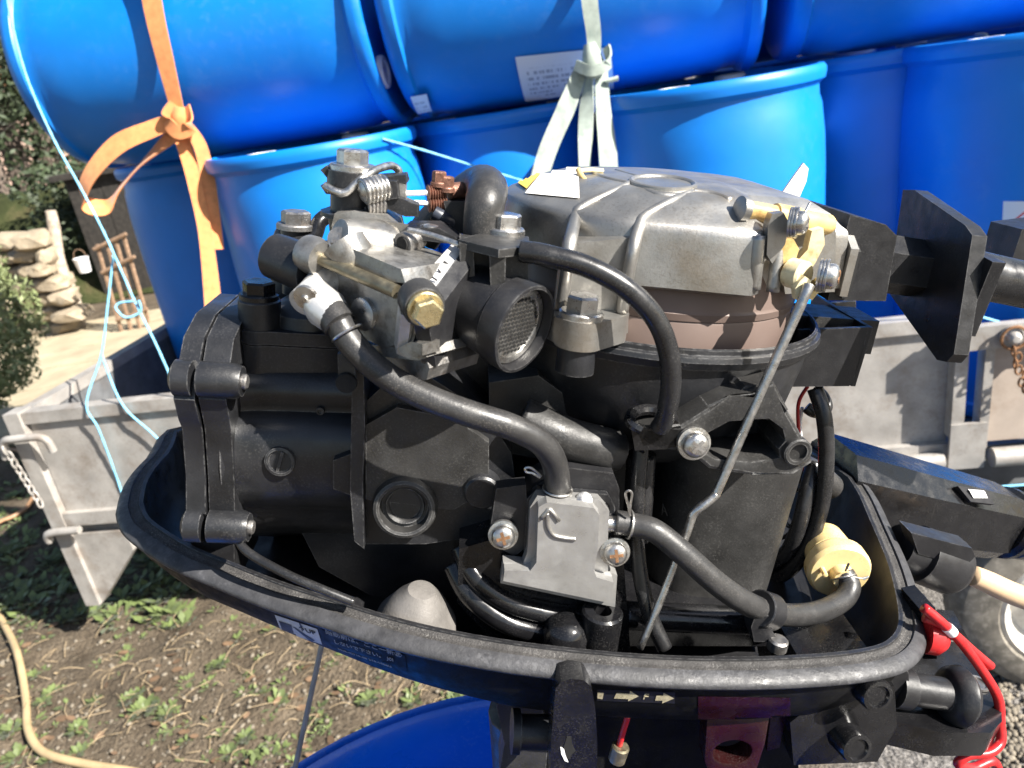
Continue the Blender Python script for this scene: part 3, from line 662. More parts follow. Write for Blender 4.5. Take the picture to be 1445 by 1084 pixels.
def skin(bm,prof,fill=False,taper=False,sh=0):
    R=[]
    for d,dz in prof:
        P=ring(d,dz)
        if taper:      # the hull of the pan sweeps in towards the back end
            for i in range(nO):
                k=max(0,min(1,(.0-O[i].x)/.13)); P[i]=O[i]+nrm[i]*min(d+max(0,-dz-.010)*.15*k,.075)+V((0,0,(dz+.0075-sh)*(1-.15*k)-.001+sh))
        R.append([bm.verts.new(p) for p in P])
    for A,B in zip(R,R[1:]):
        for i in range(nO): bm.faces.new((A[i],A[(i+1)%nO],B[(i+1)%nO],B[i]))
    if fill: bm.faces.new(R[-1])
    return R
bm=NB(); skin(bm,[(.0045,-.0075),(.0055,-.012),(.008,-.024),(.014,-.038),(.028,-.052),(.06,-.062)],True,True)
pan=ep('lower_cowl',bm,'cowl_paint',angle=60)
bm=NB(); skin(bm,[(.0125,-.0005),(.0128,.0005),(.0150,.0004),(.0158,-.002),(.019,-.028),(.030,-.038),(.05,-.044)],True,True,.0075); ep('cowl_interior',bm,'black_plastic',pan,angle=60)
bm=NB(); skin(bm,[(.0046,-.0078),(.001,-.0072),(0,-.0055),(.0006,-.0040),(.0022,-.0024),(.0058,-.0008),(.0068,-.0006),(.0072,-.0018),(.0074,-.0019)]); ep('rim_lip',bm,'rim_grey',pan,angle=70)
bm=NB(); skin(bm,[(.0073,-.0019),(.0085,-.0014),(.0095,-.0018),(.0110,-.0012),(.0118,-.0003),(.0126,-.0004)]); ep('rim_gasket',bm,'rim_groove',pan,angle=70)
def bvh(o): 
    me=o.data; return BVHTree.FromPolygons([v.co for v in me.vertices],[tuple(p.vertices) for p in me.polygons])
def hit(tree,px,py,off=0):
    d=erd(px,py).normalized(); r=tree.ray_cast(EC,d)
    if r[0] is None: return None,None
    n=r[1] if r[1].dot(d)<0 else -r[1]; return r[0]+n*off,n
def decal(name,tree,c,m,par,n=8,off=.0004,fallbackY=None):
    """patch draped on a surface; c = tl,tr,br,bl photo pixels"""
    bm=NB(); g={}
    for i in range(n+1):
        for j in range(n+1):
            u=i/n; v=j/n; x=(c[0][0]*(1-u)+c[1][0]*u)*(1-v)+(c[3][0]*(1-u)+c[2][0]*u)*v; y=(c[0][1]*(1-u)+c[1][1]*u)*(1-v)+(c[3][1]*(1-u)+c[2][1]*u)*v
            p,_=hit(tree,x,y,off); g[i,j]=bm.verts.new(p) if p is not None else None
    for i in range(n):
        for j in range(n):
            q=[g[i,j],g[i,j+1],g[i+1,j+1],g[i+1,j]]
            if None not in q: bm.faces.new(q)
    return ep(name,bm,m,par,angle=180)
tpan=bvh(pan)
decal('red_reflection',tpan,[(985,982),(1115,984),(1115,1016),(985,1014)],'dark_red',pan,10,.0003)  # red reflection on the glossy cowl side, painted as a dark red patch
# tilt-position sticker and instruction print
sk=decal('warning_sticker',tpan,[(388,867),(448,887),(455,909),(397,890)],'sticker_grey',pan,8,.0003)
decal('pictogram',tpan,[(394,875),(412,881),(415,894),(399,888)],'ink',pan,3,.0005)
decal('pictogram',tpan,[(413,883),(418,885),(445,903),(440,905)],'ink',pan,3,.0005)
decal('pictogram',tpan,[(422,877),(424,878),(428,884),(425,885)],'ink',pan,2,.0005)
pm=decal('print_block',tpan,[(453,888),(572,924),(575,948),(462,912)],'cowl_paint',pan,10,.0003)
def print_on(tree,body,px,py,size,ang,m,par,name='lettering'):
    p,n=hit(tree,px,py,.0006); p2,_=hit(tree,px+8*math.cos(rad(ang)),py+8*math.sin(rad(ang)),.0006)
    if p is None or p2 is None: return
    return text_mesh(name,body,size,mtx(p,p2-p,None,n),m,par,.0001)
print_on(tpan,'↑UP',434,889,.0052,17,'ink',pan)
print_on(tpan,'始動前は、ここ一新㊣',513,907,.0042,17,'grey_print',pan)
print_on(tpan,'しないで下さい。 J0I',513,917,.0036,17,'grey_print',pan)
print_on(tpan,'1N8-42710-00 310-1908U',515,927,.0030,17,'grey_print',pan)
# ---------------------------------------------------------------- shift position label
lb=decal('shift_label',tpan,[(842,972),(952,976),(952,992),(842,988)],'label_black',pan,10,.0004)
decal('arrow',tpan,[(870,976),(889,977),(889,985),(866,984)],'label_gold',pan,3,.0007)
decal('arrow',tpan,[(843,975),(852,976),(850,985),(843,984)],'label_gold',pan,3,.0007)
def tri(cs,m):
    bm=NB(); bm.faces.new([bm.verts.new(hit(tpan,x,y,.0007)[0]) for x,y in cs]); ep('arrow',bm,m,pan)
tri([(889,973),(901,981),(886,988)],'label_gold'); decal('arrow',tpan,[(926,980),(936,980),(935,987),(924,987)],'label_gold',pan,2,.0007); tri([(936,976),(951,984),(934,991)],'label_gold')
print_on(tpan,'F',911,982,.0062,3,'label_gold',pan)
# ---------------------------------------------------------------- head cover and head (left end)
YN=-.088
def yz(poly,x0,x1,name,m,bev,par=None):
    bm=NB(); prism(bm,[V((x0,y,z)) for y,z in poly],(x1-x0,0,0)); return ep(name,bm,m,par,bev=bev,seg=3)
xa=E(258,640,Y=YN).x; xb=E(288,640,Y=YN).x; xc=E(327,640,Y=YN).x
zt=E(275,500,Y=YN).z; zb=E(290,752,Y=YN).z
def flange(g): 
    return [(YN-g,zb+.012),(YN+.006,zb-g),(YN+.02,zb+.010),(.03,zb+.010),(.05,zb+.03),(.05,zt-.03),(.035,zt-.012),(-.02,zt+.010),(YN+.03,zt+.010),(YN+.012,zt+.004),(YN-g,zt-.012),(YN-g-.004,zt-.020),(YN-g,zt-.032),(YN+.0015,zt-.038),(YN+.0015,zb+.03)]
hc=yz(flange(.002),xa,xb-.0006,'head_cover','black_cast',.0035)
hd=yz(flange(.0),xb+.0006,xc,'cylinder_head','black_cast',.003)
for (px,py) in ((300,536),(305,742)):
    c=E(px,py,Y=YN-.001); ecyl('lug',V((xb+.001,c.y,c.z)),X_,[(0,.0084),(xc-xb+.003,.0082),(xc-xb+.006,.007),(xc-xb+.006,0)],'black_cast',hd)
    ecyl('stud',V((xc+.005,c.y,c.z)),X_,[(0,.0036),(.0035,.0036),(.0042,.003),(.0042,0)],'steel_dull',hd,16)
    ecyl('lug',V((xa-.002,c.y,c.z)),X_,[(0,.005),(.002,.0084),(xb-xa,.0084)],'black_cast',hc)
# ---------------------------------------------------------------- cylinder block, left part
xl,xr_=E(322,640,Y=-.08).x,E(505,640,Y=-.08).x
prof=[(500,.06),(502,-.02),(508,-.045),(518,-.058),(532,-.066),(550,-.070),(564,-.0705),(574,-.0685),(582,-.0690),(592,-.0740),(606,-.0790),(625,-.0820),(660,-.0835),(692,-.0825),(708,-.0790),(716,-.0735),(720,-.070),(730,-.0700),(742,-.066),(752,-.055),(756,.06)]
bm=NB(); R=[]
for k,xx in enumerate([xl-.002,xl+.002,xl+.006]+[xl+.006+(xr_-xl-.006)*q/8 for q in range(1,9)]):
    fl=[-.004,-.002,-.0005]
    R.append([bm.verts.new(V((xx,y+(fl[k] if k<3 and y<-.05 else 0)+.0006*mnoise.noise(V((k*.7,py*.02,2))),E(420+12*(k-4),py,Y=y).z))) for py,y in prof])
for A,B in zip(R,R[1:]):
    for i in range(len(prof)-1): bm.faces.new((A[i],A[i+1],B[i+1],B[i]))
bm.faces.new(R[0]); bm.faces.new(R[-1])
blk=ep('cylinder_block',bm,'black_cast',angle=50)
c=E(452,580,Y=-.0705); ecyl('cast_pip',c,-Y_,[(-.002,.0022),(.0008,.0020),(.0008,.0012),(.0002,.0010),(.0002,0)],'black_cast',blk,12)
fp=pris('joint_flange',[(497,512),(513,514),(515,600),(512,680),(514,775),(500,764),(494,690)],-.094,.16,'black_cast',.002)
pris('lug',[(470,650),(497,640),(497,700),(470,690)],-.088,.02,'black_cast',.003,fp)
c=E(396,650,Y=-.0832); sp_=ecyl('slotted_plug',c,(-.05,-1,.1),[(0,.0075),(.002,.0073),(.0022,.006),(.0006,.0056),(.0006,0)],'black_cast')
bm=NB(); obox(bm,c+V((0,-.0012,0)),(V((.25,0,1)),Y_,X_),(.011,.0016,.0014)); ep('slot_bar',bm,'black_dusty',sp_)
b2=pris('crankcase',[(513,570),(540,545),(600,528),(650,560),(700,606),(722,640),(730,700),(722,758),(640,762),(600,768),(513,768)],-.084,.15,'black_cast',.008,seg=4)
pris('crankcase_step',[(516,600),(560,575),(640,590),(690,625),(690,690),(640,720),(516,705)],-.089,.02,'black_dusty',.005,b2,seg=3)
c=E(572,712,Y=-.088); ecyl('core_plug_boss',c,(-.02,-1,.12),[(-.01,.0165),(.004,.0160),(.0065,.0150),(.0072,.0135),(.0066,.0122),(.001,.0115),(.0008,.0098),(.0024,.0094),(.0016,.008),(.0004,.0075),(.0004,0)],'black_dusty',b2,40)
c=E(680,690,Y=-.088); ecyl('boss',c,(0,-1,0),[(-.01,.010),(.004,.009),(.005,.008),(.005,0)],'black_cast',b2)
# thermostat housing
tc_=E(432,470,Y=-.040); z0=E(432,520,Y=-.05).z; z1=E(432,478,Y=-.05).z; z2=E(432,432,Y=-.05).z
def stad(bm,a,b,r,za,zb_,n=12):
    d=(b-a); an=math.atan2(d.y,d.x); P=[]
    for k in range(n+1): t=an+math.pi/2+math.pi*k/n; P.append(V((a.x+r[0]*math.cos(t),a.y+r[0]*math.sin(t),za)))
    for k in range(n+1): t=an-math.pi/2+math.pi*k/n; P.append(V((b.x+r[1]*math.cos(t),b.y+r[1]*math.sin(t),za)))
    prism(bm,P,(0,0,zb_-za))
A=E(368,480,Y=-.055); B=E(450,480,Y=-.040)
bm=NB(); stad(bm,A,B,(.0105,.026),z0-.02,z1-.0003); th=ep('thermostat_housing',bm,'black_cast',bev=.0015,bang=40)
bm=NB(); stad(bm,A,B,(.0108,.0265),z1+.0003,z1+.007); ep('thermostat_cap',bm,'black_cast',th,bev=.002,bang=40)
bm=NB(); lathe(bm,V((A.x,A.y,z1)),Z_,[(0,.0102),(.020,.010),(.021,.009),(.021,0)],24); lathe(bm,V((B.x-.004,B.y,z1)),Z_,[(0,.022),(.013,.020),(.018,.013),(.020,0)],28); ep('thermostat_dome',bm,'black_cast',th)
hexbolt('bolt',V((A.x,A.y,z1+.021)),Z_,.0078,.0085,'black_gloss',th,1.2)
# upper bracket with bolt (behind)
ub=etube('outlet_hose',[(415,470,-.0),(412,400,.0),(414,345,.0),(430,330,.0)],.0115,'rubber')
c=E(418,322,Y=-.01); hexbolt('bolt',c,Z_,.0078,.009,'steel_dull',None,1.3); ecyl('bolt_post',c,Z_,[(-.035,.008),(0,.008)],'black_cast')
bm=NB(); tube(bm,[E(405,334,Y=-.012),E(440,336,Y=-.012),E(452,312,Y=-.008),E(475,300,Y=0),E(500,300,Y=.01)],.0042,10); ep('cable_bracket',bm,'black_gloss')
# ---------------------------------------------------------------- lower exhaust block, dark interior pieces
pris('exhaust_block',[(420,740),(730,745),(740,900),(640,880),(540,850),(450,800)],-.045,.12,'black_cast',.008)
pris('leg_post',[(268,745),(330,755),(332,830),(272,800)],-.055,.05,'black_plastic',.006)
etube('thin_cable',[(330,740,-.085),(345,775,-.095),(400,808,-.105),(450,830,-.11),(500,850,-.112)],.0022,'rubber_shiny')
cc=E(588,872,Y=-.098); ecyl('conical_cap',cc,(0.1,-.1,1),[(-.006,.0215),(.0,.0205),(.012,.013),(.019,.007),(.020,0)],'grey_dusty',None,32)
etube('water_pipe',[(660,690,-.055),(680,760,-.06),(690,830,-.06)],.011,'black_cast')
# base casting with curved ribs below the pump
bs_=pris('pump_base',[(648,775),(700,760),(880,790),(890,925),(760,925),(690,900),(645,850)],-.103,.10,'black_gloss',.008,seg=3)
etube('base_rib',[(650,770,-.092),(672,815,-.101),(720,850,-.1045),(790,868,-.105),(850,868,-.105)],.0055,'black_gloss',bs_)
etube('base_rib',[(640,795,-.092),(665,840,-.101),(720,880,-.1055),(800,900,-.107)],.006,'black_gloss',bs_)
c=E(800,890,Y=-.115); ecyl('boss',c,Z_,[(-.02,.0115),(.0,.0115),(.005,.009),(.0075,.005),(.008,0)],'black_gloss',bs_)
c=E(850,866,Y=-.115); ecyl('threaded_boss',c,Z_,[(-.03,.0102),(.001,.0102),(.002,.009),(.002,.0045),(-.006,.0045),(-.006,0)],'black_gloss',bs_)
# ---------------------------------------------------------------- flywheel bowl, flywheel, cover
XC,YC=.072,.0
zr=E(950,492,Y=-.093).z
bowl=ecyl('flywheel_housing',V((XC,YC,zr)),Z_,[(-.075,.060),(-.062,.075),(-.045,.086),(-.02,.0905),(-.0105,.0915),(-.0095,.0945),(-.0055,.0965),(-.003,.0958),(-.0022,.094),(0,.0938),(0.0005,.0925),(-.002,.0915),(-.02,.088),(-.02,0)],'black_cast',None,72)
fz=E(950,482,Y=-.086).z
ecyl('flywheel',V((XC,YC,fz)),Z_,[(-.02,.078),(.0065,.0785),(.0075,.078),(.008,.0788),(.0115,.0794),(.0125,.0787),(.0132,.0785),(.020,.0775),(.030,.074),(.031,.03),(.031,0)],'flywheel_paint',None,80)
# recoil starter cover
cz=[('low',E(900,412,Y=-.09).z),('sh',E(900,322,Y=-.088).z)]
zl,zs=cz[0][1],cz[1][1]
ztop=E(850,233,Y=0.02).z
CO=[V((XC+.0885*math.cos(t),YC+.0885*math.sin(t),0)) for t in [rad(80+170*k/34) for k in range(35)]]
xr=E(1187,350,Y=-.05).x; xs=E(1092,360,Y=-.09).x
CO+=[V((xs-.006,-.0885,0)),V((xs,-.082,0)),V((xs+.004,-.064,0)),V((xr,-.058,0)),V((xr,.055,0)),V((xr-.02,.075,0))]
cxy=V((XC+.02,0,0))
def crings(bm,prof,fill=True):
    R=[]
    for k,z in prof: R.append([bm.verts.new(V((cxy.x+(p.x-cxy.x)*k,cxy.y+(p.y-cxy.y)*k,z))) for p in CO])
    n=len(CO)
    for a,b in zip(R,R[1:]):
        for i in range(n): bm.faces.new((a[i],a[(i+1)%n],b[(i+1)%n],b[i]))
    if fill: bm.faces.new(R[-1])
bm=NB(); dz=ztop-zs
crings(bm,[(.93,zl+.002),(.97,zl),(1,zl+.0015),(.985,zs-.006),(.981,zs-.002),(.973,zs+.0008),(.958,zs+.0022),(.92,zs+.0040),(.85,zs+dz*.50),(.7,zs+dz*.8),(.45,zs+dz*.96),(.2,ztop)])
cov=ep('recoil_cover',bm,'cover_aluminium',angle=32)
tcov=bvh(cov)
# skirt and foot
sk_=pris('cover_skirt',[(786,455),(800,345),(892,335),(886,470),(872,476),(792,470)],-.084,.02,'cover_aluminium',.004,cov)
c=E(820,447,Y=-.098)
bm=NB(); stad(bm,c+V((0,0,-.012)),c+V((.016,.012,-.012)),(.0108,.008),c.z-.013,c.z); ep('cover_foot',bm,'cover_aluminium',cov,bev=.0015,bang=40)
bm=NB(); stad(bm,c+V((0,0,0)),c+V((-.02,.03,0)),(.0108,.008),c.z-.012,c.z-.0006); ep('cover_foot',bm,'cover_aluminium',cov,bev=.0015,bang=40)
hexbolt('bolt',c,Z_,.0076,.010,'steel',cov,1.3,.3)
ecyl('stud_boss',c+V((0,0,-.0135)),Z_,[(-.013,.006),(-.012,.0088),(0,.0088)],'black_cast')
def rib(name,pts,r):
    bm=NB(); P=[]
    for q in pts:
        if len(q)==3: P.append(E(q[0],q[1],Y=q[2]))
        else:
            p,_=hit(tcov,q[0],q[1],-.0012); 
            if p is not None: P.append(p)
    tube(bm,P,[q*1.05 for q in r] if isinstance(r,list) else r*1.05,10,4); ep(name,bm,'cover_aluminium',cov,angle=180)
rib('rib',[(789,450,-.086),(797,395,-.0875),(804,345,-.088),(810,308),(818,292),(850,275),(890,258)],[.0030,.0030,.0030,.0028,.0026,.0024,.0024])
rib('rib',[(878,440,-.0875),(884,400,-.088),(894,350,-.0885),(902,318),(912,302),(945,283),(975,269)],[.0028,.0028,.0028,.0026,.0024,.0024,.0022])
rib('rib',[(830,243),(860,252),(892,259),(925,272),(960,275)],.0020)
rib('rib',[(975,268),(1005,272),(1032,282)],.0022)
rib('rib',[(825,234),(870,240),(905,250)],.0018)
rib('rib',[(1072,330),(1070,370),(1066,408)],.0034); rib('rib',[(1100,335,-.080),(1096,370,-.082),(1090,412,-.084)],.003)
p,n=hit(tcov,935,259,0); ecyl('hub_recess',p,n,[(-.002,.017),(.0012,.0165),(.0016,.0155),(.0012,.0145),(.0004,.014),(.0004,0)],'cover_aluminium',cov,32)
# sticker remains on the cover
st_=decal('paper_label',tcov,[(772,236),(816,238),(818,281),(741,274)],'paper',cov,8,.0006)
decal('paper_label',tcov,[(756,237),(772,237),(744,268),(729,258)],'paper_yellow',cov,6,.0009)
print_on(tcov,'WARNING',750,252,.0055,-52,'ink',cov)
etube('peeled_strip',[(816,240,-.02),(820,248,-.025),(829,264,-.035),(817,277,-.045)],.0016,'yellow_plastic',cov,6)
etube('peeled_strip',[(818,241,-.02),(835,240,-.015),(850,241,-.01)],.0013,'cream_plastic',cov,6)
pris('white_fin',[(1096,284),(1118,252),(1134,230),(1141,238),(1138,256),(1126,284)],.058,.002,'paper',.0005,cov)  # small white pointed plate behind the cover
# ---------------------------------------------------------------- interlock mechanism (yellowed plastic)
p0=E(1046,295,Y=-.076); p1=E(1172,318,Y=-.066); axm=p1-p0; L_=axm.length
im=ecyl('interlock_shaft',p0,axm,[(0,.0044),(L_*.35,.0044),(L_*.36,.0054),(L_*.62,.0054),(L_*.63,.0048),(L_*.97,.0048),(L_,.004),(L_,0)],'yellow_plastic',None,20)
ecyl('shaft_collar',p0-axm.normalized()*.002,axm,[(0,.0025),(.001,.0058),(.0045,.0058),(.005,.005)],'cover_aluminium',im,20)
pris('shaft_bracket',[(1084,318),(1090,302),(1106,300),(1114,316),(1108,345),(1090,372),(1082,360)],-.088,.006,'cover_aluminium',.002,im)
pris('lever',[(1106,340),(1120,338),(1128,352),(1118,378),(1100,392),(1096,372)],-.084,.006,'yellow_plastic',.0015,im)
pris('lever',[(1146,326),(1162,322),(1164,345),(1150,372),(1132,398),(1118,402),(1112,388),(1124,370),(1140,352)],-.078,.006,'cream_plastic',.0015,im)
pris('back_plate',[(1096,330),(1180,312),(1178,412),(1108,415)],-.066,.008,'cover_aluminium',.002,im)
c=E(1128,388,Y=-.088); ecyl('lever_eye',c,(.5,-.85,0),[(-.005,.0068),(.002,.0068),(.003,.0058),(.003,0)],'cream_plastic',im,24)
phillips('screw',E(1114,314,Y=-.092),(.85,-.5,.1),.0052,'steel',None,.6,3,'steel_dull')
phillips('screw',E(1155,388,Y=-.092),(.85,-.5,.05),.0058,'steel',None,.4,3,'rust')
etube('spring_wire',[(1128,308,-.094),(1136,300,-.093),(1143,287,-.090)],.0007,'steel',im,6)
pris('rod_clip',[(1128,398),(1136,390),(1145,396),(1142,412),(1130,416),(1124,424),(1122,408)],-.096,.005,'cream_plastic',.001,im)
pris('rod_clip',[(1146,402),(1158,394),(1156,412),(1146,424),(1138,420)],-.092,.004,'brass_zinc',.001,im)
# end face of cover
bm=NB(); prism(bm,[V((xr,-.060,zl-.002)),V((xr,.05,zl-.002)),V((xr,.05,zs+.004)),V((xr,-.045,zs+.004)),V((xr,-.060,zs-.006))],(.004,0,0)); ep('cover_end',bm,'cover_aluminium',cov,bev=.0015)
bm=NB(); prism(bm,[V((xr+.004,-.055,zl-.004)),V((xr+.004,.045,zl-.004)),V((xr+.004,.045,zs+.002)),V((xr+.004,-.042,zs+.002)),V((xr+.004,-.055,zs-.008))],(.004,0,0)); ep('seal',bm,'dark_hole',cov)
# rope guide box + starter grip
yg=-.052; G0=[(1200,303),(1250,317),(1266,333),(1250,425),(1168,424)]
gb=pris('rope_guide',G0,yg,.085,'black_plastic',.004,seg=3)
XG=E(1266,360,Y=-.03).x
ga=V((XG-.01,-.015,E(1270,372,Y=-.015).z)); ecyl('grip_neck',ga,(1,0,-.06),[(0,.016),(.06,.016)],'black_plastic',gb,6,.5)
XP=XG+.022
grip=NB(); Pg=[E(1274,268,X=XP),E(1290,268,X=XP),E(1362,318,X=XP),E(1372,332,X=XP),E(1346,500,X=XP),E(1336,511,X=XP),E(1322,508,X=XP),E(1252,410,X=XP),E(1256,395,X=XP)]
prism(grip,Pg,(.008,0,0)); sg=ep('starter_grip',grip,'black_plastic',bev=.0016,seg=2)
def inx(f): 
    c=sum(Pg,V((0,0,0)))/len(Pg); return c+V((0,-.012,0)),c
c1,c2=inx(0)
bm=NB(); obox(bm,c2+V((.0115,-.012,-.002)),(X_,V((0,1,.12)),V((0,-.12,1))),(.007,.042,.040)); ep('grip_boss',bm,'black_plastic',sg,bev=.002)
for k in range(4):
    z=c2.z+.022-.018*k; bm=NB(); q=E(1362-8*k,385+32*k,X=XP+.004); lathe(bm,q,(.1,-1,.2),[(-.002,.0022),(.0012,.0020),(.0014,0)],12); ep('mould_mark',bm,'black_plastic',sg)
ecyl('grip_handle',c2+V((.014,-.004,.004)),(1,.0,-.12),[(0,.013),(.03,.0125),(.07,.0125),(.09,.018),(.14,.024)],'rubber_shiny',sg,24)
bm=NB(); obox(bm,E(1440,345,Y=.05),(V((1,0,.2)),Y_,Z_),(.028,.03,.028)); ep('fuel_valve_knob',bm,'black_plastic',bev=.007)
# ---------------------------------------------------------------- ignition box at right (open folded plate)
YB=-.030
ib=pris('coil_bracket',[(1128,466),(1226,462),(1223,475),(1205,538),(1198,545),(1112,546),(1116,500)],YB,.0025,'black_plastic',.001)
q0=E(1226,462,Y=YB); q1=E(1201,545,Y=YB)
bm=NB(); prism(bm,[q0,q1,q1+V((-.004,.06,0)),q0+V((-.004,.065,.002))],(.0025,0,0)); ep('bracket_side',bm,'black_plastic',ib,bev=.0008)
bm=NB(); prism(bm,[E(1150,430,Y=YB+.06),E(1208,425,Y=YB+.06),E(1208,480,Y=YB+.06),E(1130,500,Y=YB+.06)],(0,.003,0)); ep('bracket_back',bm,'black_plastic',ib,bev=.0008)
bm=NB(); obox(bm,E(1160,462,Y=YB+.03),AXES,(.05,.03,.02)); ep('ignition_coil',bm,'rubber',ib,bev=.004)
# ---------------------------------------------------------------- exhaust neck bracket with cavity
Yb=-.104
outp=[(905,612),(960,600),(1000,575),(1030,562),(1062,556),(1088,548),(1112,580),(1142,632),(1140,650),(1118,664),(1062,672),(1000,662),(975,640),(930,628)]
innp=[(988,634),(1000,612),(1030,596),(1085,592),(1104,606),(1108,622),(1098,634),(1100,646),(1060,652),(1010,648)]
bm=NB(); prism_hole(bm,PP(outp,Yb),PP(innp,Yb),(0,.03,0)); nb=ep('exhaust_bracket',bm,'black_dusty',bev=.0022,seg=2,bang=35)
pris('cavity',[(980,640),(1000,590),(1095,585),(1112,615),(1105,655),(1000,655)],Yb+.028,.01,'dark_hole',.001,nb)  # black plate paints the shade at the back of the recess
c=E(1124,637,Y=Yb-.0005); bm=NB(); lathe(bm,c,(0.1,-1,.0),[(-.02,.0072),(.0015,.0070),(.002,.0062),(.0018,.0045),(-.01,.0042),(-.01,0)],24); ep('bolt_hole',bm,'black_dusty',nb)
pris('top_lug',[(1030,566),(1052,545),(1092,540),(1112,578),(1100,594),(1062,590),(1040,580)],Yb+.006,.02,'black_dusty',.003,nb,seg=3)
# the block marked A
ca=E(988,760,Y=-.030); za=E(988,655,Y=-.07).z; zb2=E(985,862,Y=-.07).z
PA=[]
for k in range(25):
    t=math.pi+math.pi*k/24; PA.append((math.copysign(abs(math.cos(t))**.6,math.cos(t)),-abs(math.sin(t))**.55))
bm=NB(); rings=[]
for z,s in ((zb2-.004,.0365),(za+.004,.0395)):
    rings.append([bm.verts.new(V((ca.x+s*x,-.030+.044*y*(s/.038),z))) for x,y in PA]+[bm.verts.new(V((ca.x+s,.05,z))),bm.verts.new(V((ca.x-s,.05,z)))])
A_,B_=rings
for i in range(len(A_)): bm.faces.new((A_[i],A_[(i+1)%len(A_)],B_[(i+1)%len(A_)],B_[i]))
bm.faces.new(A_); bm.faces.new(B_)
ab=ep('exhaust_housing',bm,'black_dusty',angle=50); tab=bvh(ab)
print_on(tab,'A',938,720,.0095,2,'grey_dusty',ab,'cast_letter')
pris('base_step',[(880,855),(1080,868),(1100,885),(1090,912),(880,912)],-.085,.08,'black_gloss',.004)
etube('base_pipe',[(880,868,-.095),(960,872,-.095),(1060,876,-.095)],.0075,'black_gloss')
# middle dark castings between block and housing
pris('intake_flange',[(690,540),(760,530),(870,610),(872,650),(800,655),(720,640),(690,600)],-.070,.06,'black_dusty',.006,seg=3)
etube('intake_pipe',[(735,590,-.085),(790,615,-.088),(850,632,-.088),(868,636,-.086)],.0105,'black_dusty')
pris('rear_casting',[(640,480),(760,500),(900,560),(900,880),(640,800)],-.045,.10,'black_cast',.006)
etube('oil_pipe',[(905,640,-.082),(900,720,-.086),(896,760,-.088)],.0075,'rubber_shiny')
# ---------------------------------------------------------------- fuel pump
YF=-.112
fb=pris('fuel_pump',[(740,708),(752,688),(800,660),(866,668),(874,690),(874,800),(735,790)],YF+.010,.02,'black_plastic',.002)
pris('pump_gasket',[(744,704),(758,690),(858,698),(868,716),(866,820),(738,800)],YF+.006,.0035,'black_cast',.0006,fb)
pc=pris('pump_cover',[(748,716),(758,700),(846,706),(860,722),(858,756),(858,806),(871,812),(868,857),(706,823),(710,793),(738,796),(744,780)],YF,.006,'pump_grey',.0016,fb,seg=3)
pris('pump_cover_plate',[(760,716),(772,709),(838,717),(846,727),(843,780),(838,805),(842,815),(866,822),(864,852),(710,820),(712,805),(748,806),(757,794)],YF-.0060,.007,'pump_grey',.0024,fb,seg=3)
ar=etube('flow_arrow',[(772,724,YF-.0061),(773,742,YF-.0061),(781,755,YF-.0061),(795,759,YF-.0061),(812,761,YF-.0061)],.0011,'cover_aluminium',fb,8)
etube('flow_arrow',[(763,732,YF-.0061),(772,722,YF-.0061),(776,719,YF-.0061),(789,735,YF-.0061)],.0011,'cover_aluminium',fb,8,2)
p,_=E(826,707,Y=YF),0; ecyl('pump_rivet',E(824,706,Y=YF+.001),(0,-.75,.65),[(-.002,.0042),(.0012,.004),(.0016,.0034),(.0016,0)],'steel',fb,18)
pris('pump_ear',[(700,690),(742,684),(746,770),(726,785),(694,768),(692,745)],YF+.007,.008,'black_plastic',.003)
phillips('screw',E(710,753,Y=YF+.004),(-.05,-.95,.2),.0056,'steel',None,.35)
phillips('screw',E(867,777,Y=YF+.001),(-.05,-.95,.2),.0056,'steel',None,.2)
ecyl('inlet_nipple',E(785,705,Y=YF+.006),Z_,[(-.006,.0042),(.012,.0042)],'steel_dull')
ecyl('outlet_nipple',E(852,738,Y=YF+.004),(1,0,-.05),[(0,.0040),(.016,.0040)],'steel')
# ---------------------------------------------------------------- hoses
etube('fuel_hose',[(478,455,-.108),(500,490,-.112),(545,530,-.117),(600,560,-.121),(660,583,-.123),(720,602,-.122),(762,624,-.119),(782,652,-.115),(787,690,YF+.005),(786,702,YF+.006)],[.0062,.0060,.0058,.0058,.0058,.0058,.0058,.0059,.0062,.0062],'rubber')
etube('fuel_hose',[(868,737,YF+.004),(895,741,YF+.003),(925,750,-.112),(965,782,-.116),(1010,822,-.118),(1055,852,-.115),(1100,867,-.105),(1150,865,-.092),(1187,848,-.078),(1199,828,-.070),(1190,808,-.064)],[.0060,.0058,.0058,.0060,.0060,.0060,.0060,.0060,.0060,.0060,.0058],'rubber')
def clip(cpx,cpy,Y,ax,r,tail,name='hose_clip'):
    c=E(cpx,cpy,Y=Y); x,y,z=frame(ax); bm=NB()
    tube(bm,[c+(x*math.cos(k*.55)+y*math.sin(k*.55))*r for k in range(12)],.0006,6,3)
    for tl in tail: tube(bm,[E(a,b,Y=Y-.004) for a,b in tl],.0006,6,4)
    ep(name,bm,'steel')
clip(787,690,YF+.005,Z_,.0068,[[(762,674),(752,668),(743,666),(741,661),(748,660),(756,665),(764,672)]])
clip(888,740,YF+.003,(1,0,-.1),.0066,[[(889,728),(887,715),(883,700),(884,694),(889,693),(892,698),(890,710),(889,722)]])
clip(1190,814,-.066,(.2,-.5,-.6),.0066,[[(1193,806),(1196,798),(1198,795),(1195,803)],[(1200,812),(1214,816),(1225,814),(1218,818)]])
clip(490,470,-.1105,(.55,-.3,-.75),.0068,[])
etube('bowl_vent_cable',[(735,355,-.105),(770,360,-.108),(830,377,-.110),(885,408,-.112),(925,450,-.112),(944,500,-.112),(946,550,-.110),(938,590,-.106),(930,605,-.104)],.0046,'rubber_shiny')
